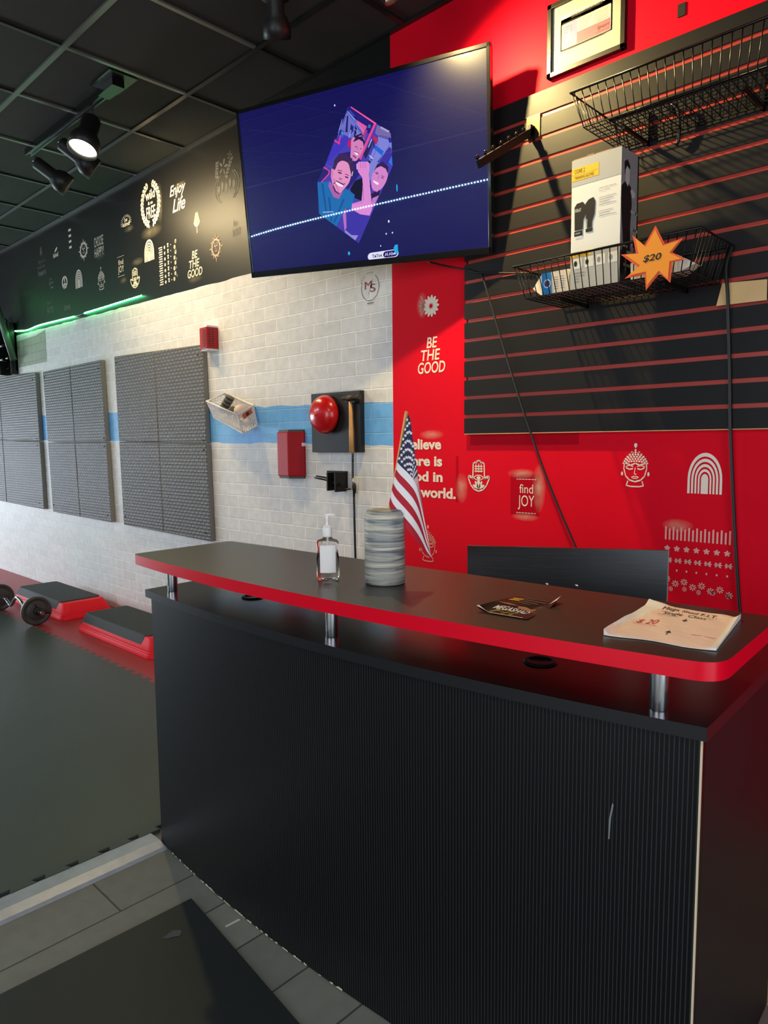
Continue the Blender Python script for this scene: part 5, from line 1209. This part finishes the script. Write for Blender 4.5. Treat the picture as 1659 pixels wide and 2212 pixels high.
Tc = curve([(338, 195), (368, 260), (402, 520), (440, 800), (470, 1010), (505, 1230), (545, 1490), (578, 1690), (606, 1820)])
Mc = curve([(212, 765), (262, 822), (330, 885), (385, 945), (422, 1000), (462, 1110), (500, 1290), (560, 1580), (609, 1845)])
Bc = curve([(112, 1262), (135, 1340), (200, 1432), (290, 1530), (385, 1640), (460, 1735), (520, 1820), (560, 1868), (628, 1925)])
FN, FM = 65, 36
def cloth(u, v):
    T_, M_, B_ = Tc(v), Mc(v), Bc(v)
    if u < .538: a_, b_, w_ = T_, M_, u/.538
    else: a_, b_, w_ = M_, B_, (u-.538)/.462
    x_, y_ = a_[0]+(b_[0]-a_[0])*w_, a_[1]+(b_[1]-a_[1])*w_
    px, py = fpx(x_, y_)
    return px, py, dep-.006-.052*v-.006*math.sin(v*7+u*2)-.010*math.sin(PI*u)*(1-v*.5)
m_ = MB()
P_ = [[at_depth(*cloth(i/FN, j/FM)) for j in range(FM+1)] for i in range(FN+1)]
CANT = 16
for i in range(FN):
    for j in range(FM):
        u = (i+.5)/FN; stripe = int(u*13); mi = 2 if (u < 7/13 and j < CANT) else (0 if stripe % 2 == 0 else 1)
        m_.add([P_[i][j], P_[i+1][j], P_[i+1][j+1], P_[i][j+1]], [(0, 1, 2, 3)], mi, True)
for r_ in range(9):
    for c_ in range(11):
        if (r_+c_) % 2: continue
        u, v = (r_+1)/10*7/13, (c_+1)/12*CANT/FM
        px, py, d_ = cloth(u, v)
        sc_ = .0046*FPX/d_
        # the cloth narrows to the right: foreshorten the stars with it
        fx = max(.25, min(1, (cloth(u, v+.03)[0]-px)/3.6)) if c_ > 7 else 1
        pts = [at_depth(px+sc_*(1 if k % 2 == 0 else .40)*math.sin(PI*k/5)*fx*.92, py-sc_*(1 if k % 2 == 0 else .40)*math.cos(PI*k/5), d_-.0016) for k in range(10)]
        m_.add([at_depth(px, py, d_-.0016), *pts], [(0, 1+k, 1+(k+1) % 10) for k in range(10)], 1)
o = m_.build('flag_cloth', [mat('flag_red', rgb(178, 22, 44), .7), mat('flag_white', rgb(232, 226, 226), .7), mat('flag_navy', rgb(36, 38, 74), .7)], flag, normals=False)
# flyer
fly = thing('flyer', 'curled black printed flyer lying on the counter', 'flyer', on_z(1120, 1315, C1))
fq = [on_z(*p, C1) for p in ((1029, 1322), (1138, 1340), (1212, 1302), (1112, 1289))]  # front-left, front-right, back-right, back-left
def fl_pt(u, v, up=.0):
    b_ = (fq[0].lerp(fq[1], u)).lerp(fq[3].lerp(fq[2], u), v)
    lift = .0012+.010*max(0, 1-u*4)**2*(1-v)+.012*max(0, (u-.8)*5)**2*max(0, (v-.6)*2.5)+.003*math.sin(u*5)*math.sin(v*3)**2
    return Vector((b_.x, b_.y, CT+lift+up))
m_ = MB(); m_.grid([[fl_pt(u/16, v/16) for u in range(17)] for v in range(17)], 0); o = m_.build('sheet', mat('flyer_black', rgb(24, 19, 18), .3), fly)
f = Flat(); f.text('MEGASHAD', .16, .20, .84, .36, 0, bold=.02, shear=.1); f.text('Fit', .2, .06, .75, .22, 1, shear=.3); f.rect(.2, .015, .9, .03, 0)
f.rect(.1, .80, .32, .86, 2); f.rect(.1, .70, .32, .76, 2); f.rect(.36, .81, .8, .84, 3); f.rect(.36, .71, .7, .74, 3); f.rect(.36, .62, .6, .65, 3)
f.poly([(.5, .45), (.62, .5), (.75, .46), (.9, .55), (.8, .40), (.94, .34), (.74, .36), (.55, .38)], 4); f.poly([(.02, .48), (.3, .50), (.5, .47), (.3, .45)], 4); f.disc(.84, .60, .04, .05, 3, 8)
f.poly([(.9, .78), (1, .86), (1, .99), (.88, .95)], 0); f.poly([(0, -.0), (0, .06), (.12, .06), (.3, .0)], 0); f.rect(.3, .92, .8, .94, 3)
f.build('print', [mat('flyer_white', rgb(230, 224, 220), .5), mat('flyer_gold', rgb(150, 124, 40), .5), mat('flyer_yellow', rgb(220, 180, 40), .5), mat('flyer_grey', rgb(96, 88, 74), .5), mat('flyer_skin', rgb(168, 112, 86), .5)], lambda u, v: fl_pt(u, v, .0007), fly)
# envelope
env = thing('paper_envelope', 'crumpled brown paper envelope with handwriting on the right end of the counter', 'envelope', on_z(1450, 1360, C1))
eq = [on_z(*p, C1) for p in ((1306, 1372), (1546, 1408), (1600, 1338), (1402, 1304))]
rn = random.Random(21); wob = [(rn.uniform(6, 22), rn.uniform(6, 22), rn.uniform(0, 6), rn.uniform(.0006, .0016)) for _ in range(9)]
def ev(u, v, up=0.0):
    b_ = (eq[0].lerp(eq[1], u)).lerp(eq[3].lerp(eq[2], u), v)
    h_ = .0035*math.sin(PI*min(1, max(0, u)))**.5*math.sin(PI*min(1, max(0, v)))**.5+sum(a_*math.sin(p_*u+q_*v+r_) for p_, q_, r_, a_ in wob)*.38
    h_ += .009*max(0, (u-.93)*14)**1.5*(.2+.8*v)+.010*max(0, (.07-u)*14)**1.5*(1-v)+.008*max(0, (v-.90)*10)*max(0, 1-u*4)
    b_ = b_-Vector((.0, .004*math.sin(9*u+1), 0))*(v < .1)
    return Vector((b_.x, b_.y, CT+.0014+max(0, h_)+up))
m_ = MB(); NU, NV = 40, 26
rows = [[ev(i/NU, j/NV) for i in range(NU+1)] for j in range(NV+1)]
for j in range(NV):
    for i in range(NU):
        u, v = (i+.5)/NU, (j+.5)/NV
        mi = 1 if (u+.0 < .16*v*1.6-.03 or u > .955) else 0
        m_.add([rows[j][i], rows[j][i+1], rows[j+1][i+1], rows[j+1][i]], [(0, 1, 2, 3)], mi, True)
bw = [[Vector((p.x, p.y, CT+.0006)) for p in R] for R in rows]
m_.grid([rows[0], bw[0]], 1); m_.grid([rows[-1], bw[-1]], 1); m_.grid([[R[0] for R in rows], [R[0] for R in bw]], 1); m_.grid([[R[-1] for R in rows], [R[-1] for R in bw]], 1)
m_.build('paper', [mat('kraft_paper', rgb(238, 208, 190), .65, bump=(70, .5, .003)), mat('white_paper', rgb(232, 228, 220), .6, bump=(70, .4, .003))], env)
f = Flat(); f.text('Mega Shad F.I.T.', .22, .80, .80, .92, 0); f.text('Single  Class', .28, .68, .72, .78, 0); f.rect(.24, .775, .78, .782, 0); f.rect(.24, .665, .46, .671, 0)
f.rect(.545, .57, .553, .65, 0); f.poly([(.52, .60), (.549, .555), (.578, .60)], 0); f.rect(.515, .15, .523, .23, 0); f.poly([(.49, .20), (.519, .25), (.548, .20)], 0)
f.text('$ 20', .13, .36, .34, .48, 1, shear=.2); f.rect(.12, .33, .36, .337, 1); f.rect(.72, .26, .93, .268, 1)
o = f.build('handwriting', [mat('pen_black', rgb(52, 40, 38), .6), mat('pen_red', rgb(200, 60, 52), .6)], lambda u, v: ev(u, v, .0008), env)

# ================================================================== GYM FLOOR THINGS
STR = mat('step_red', rgb(236, 32, 48), .5, spec=.2, bump=(400, .2, .001)); STB = mat('step_black_top', rgb(46, 49, 48), .7, bump=(300, .5, .002))
def rrect(x0, x1, y0, y1, r, n=5):
    out = []
    for cx, cy, a in ((x1-r, y1-r, 0), (x0+r, y1-r, PI/2), (x0+r, y0+r, PI), (x1-r, y0+r, 1.5*PI)):
        out += [(cx+r*math.cos(a+PI/2*i/n), cy+r*math.sin(a+PI/2*i/n)) for i in range(n+1)]
    return out
def step(label, x0, x1, y0, y1):
    root = thing('step_platform', label, 'exercise step', ((x0+x1)/2, (y0+y1)/2, FT), 'aerobic steps by the wall')
    H_ = .112; z0 = FT+.0005
    m_ = MB(); A_ = rrect(x0, x1, y0, y1, .055); B_ = rrect(x0+.008, x1-.008, y0+.008, y1-.008, .05); C_ = rrect(x0+.05, x1-.06, y0+.045, y1-.045, .04)
    m_.prism(A_, z0, z0+.03, 0, B_, smooth=True); m_.prism(B_, z0+.03, z0+.04, 0, rrect(x0+.014, x1-.014, y0+.014, y1-.014, .048), smooth=True)
    m_.prism(rrect(x0+.014, x1-.014, y0+.014, y1-.014, .048), z0+.04, z0+H_-.004, 0, C_, smooth=True)
    m_.build('step_base', STR, root, bevel=.003)
    m_ = MB(); m_.prism(rrect(x0+.022, x1-.125, y0+.016, y1-.016, .03), z0+.042, z0+H_-.002, 0, rrect(x0+.052, x1-.125, y0+.043, y1-.043, .03)); m_.prism(rrect(x0+.052, x1-.125, y0+.043, y1-.043, .03), z0+H_-.002, z0+H_+.003, 0, rrect(x0+.056, x1-.129, y0+.048, y1-.048, .028))
    m_.build('step_tread', STB, root)
step('red and black aerobic step behind the barbell', -4.14, -3.15, -.455, -.075)
step('red and black aerobic step half hidden by the desk', -2.875, -1.86, -.475, -.095)
bb_ = thing('barbell', 'short curl barbell with black iron plates lying on the gym mat', 'barbell', (-3.5, -.61, FT))
PR = .098; IRON = mat('cast_iron_grey', rgb(74, 72, 70), .5, .3, bump=(120, .3, .002))
px1, px2, yb_ = -3.20, -3.86, -.600; zc_ = FT+PR
def plate(x_, y_, nm='weight_plate'):
    M = axis_matrix((x_, y_, zc_), (1, 0, 0))
    o = MB().lathe([(.014, -.012), (PR-.02, -.012), (PR-.012, -.015), (PR, -.012), (PR, .012), (PR-.010, .016), (PR-.018, .013), (PR-.024, .008), (.062, .007), (.058, .012), (.04, .012), (.03, .016), (.014, .016)], 40, 0, M).build(nm, IRON, bb_)
    return o
plate(px1, yb_); plate(px2, yb_-.02)
m_ = MB(); m_.tube(catmull([(px2-.14, yb_-.02, zc_), (px2+.02, yb_-.02, zc_), (px2+.10, yb_-.015, zc_), (px2+.18, yb_-.005, zc_-.035), (px2+.27, yb_, zc_+.03), (px2+.36, yb_, zc_+.03), (px2+.46, yb_, zc_-.02), (px2+.56, yb_, zc_), (px1, yb_, zc_), (px1+.12, yb_, zc_)], 6), .0125, 10)
m_.build('curl_bar', mat('bar_chrome', rgb(150, 152, 155), .2, .9), bb_)
M = axis_matrix((px1+.016, yb_, zc_), (1, 0, 0))
m_ = MB().lathe([(.014, 0), (.026, 0), (.026, .02), (.014, .02)], 16, 0, M); m_.tube([(px1+.03, yb_, zc_+.02), (px1+.035, yb_-.02, zc_+.055)], .006, 6); m_.tube([(px1+.03, yb_, zc_), (px1+.035, yb_+.075, zc_-.02)], .009, 6); m_.build('collar_clamp', mat('clamp_dark', rgb(44, 43, 43), .4, .4), bb_)
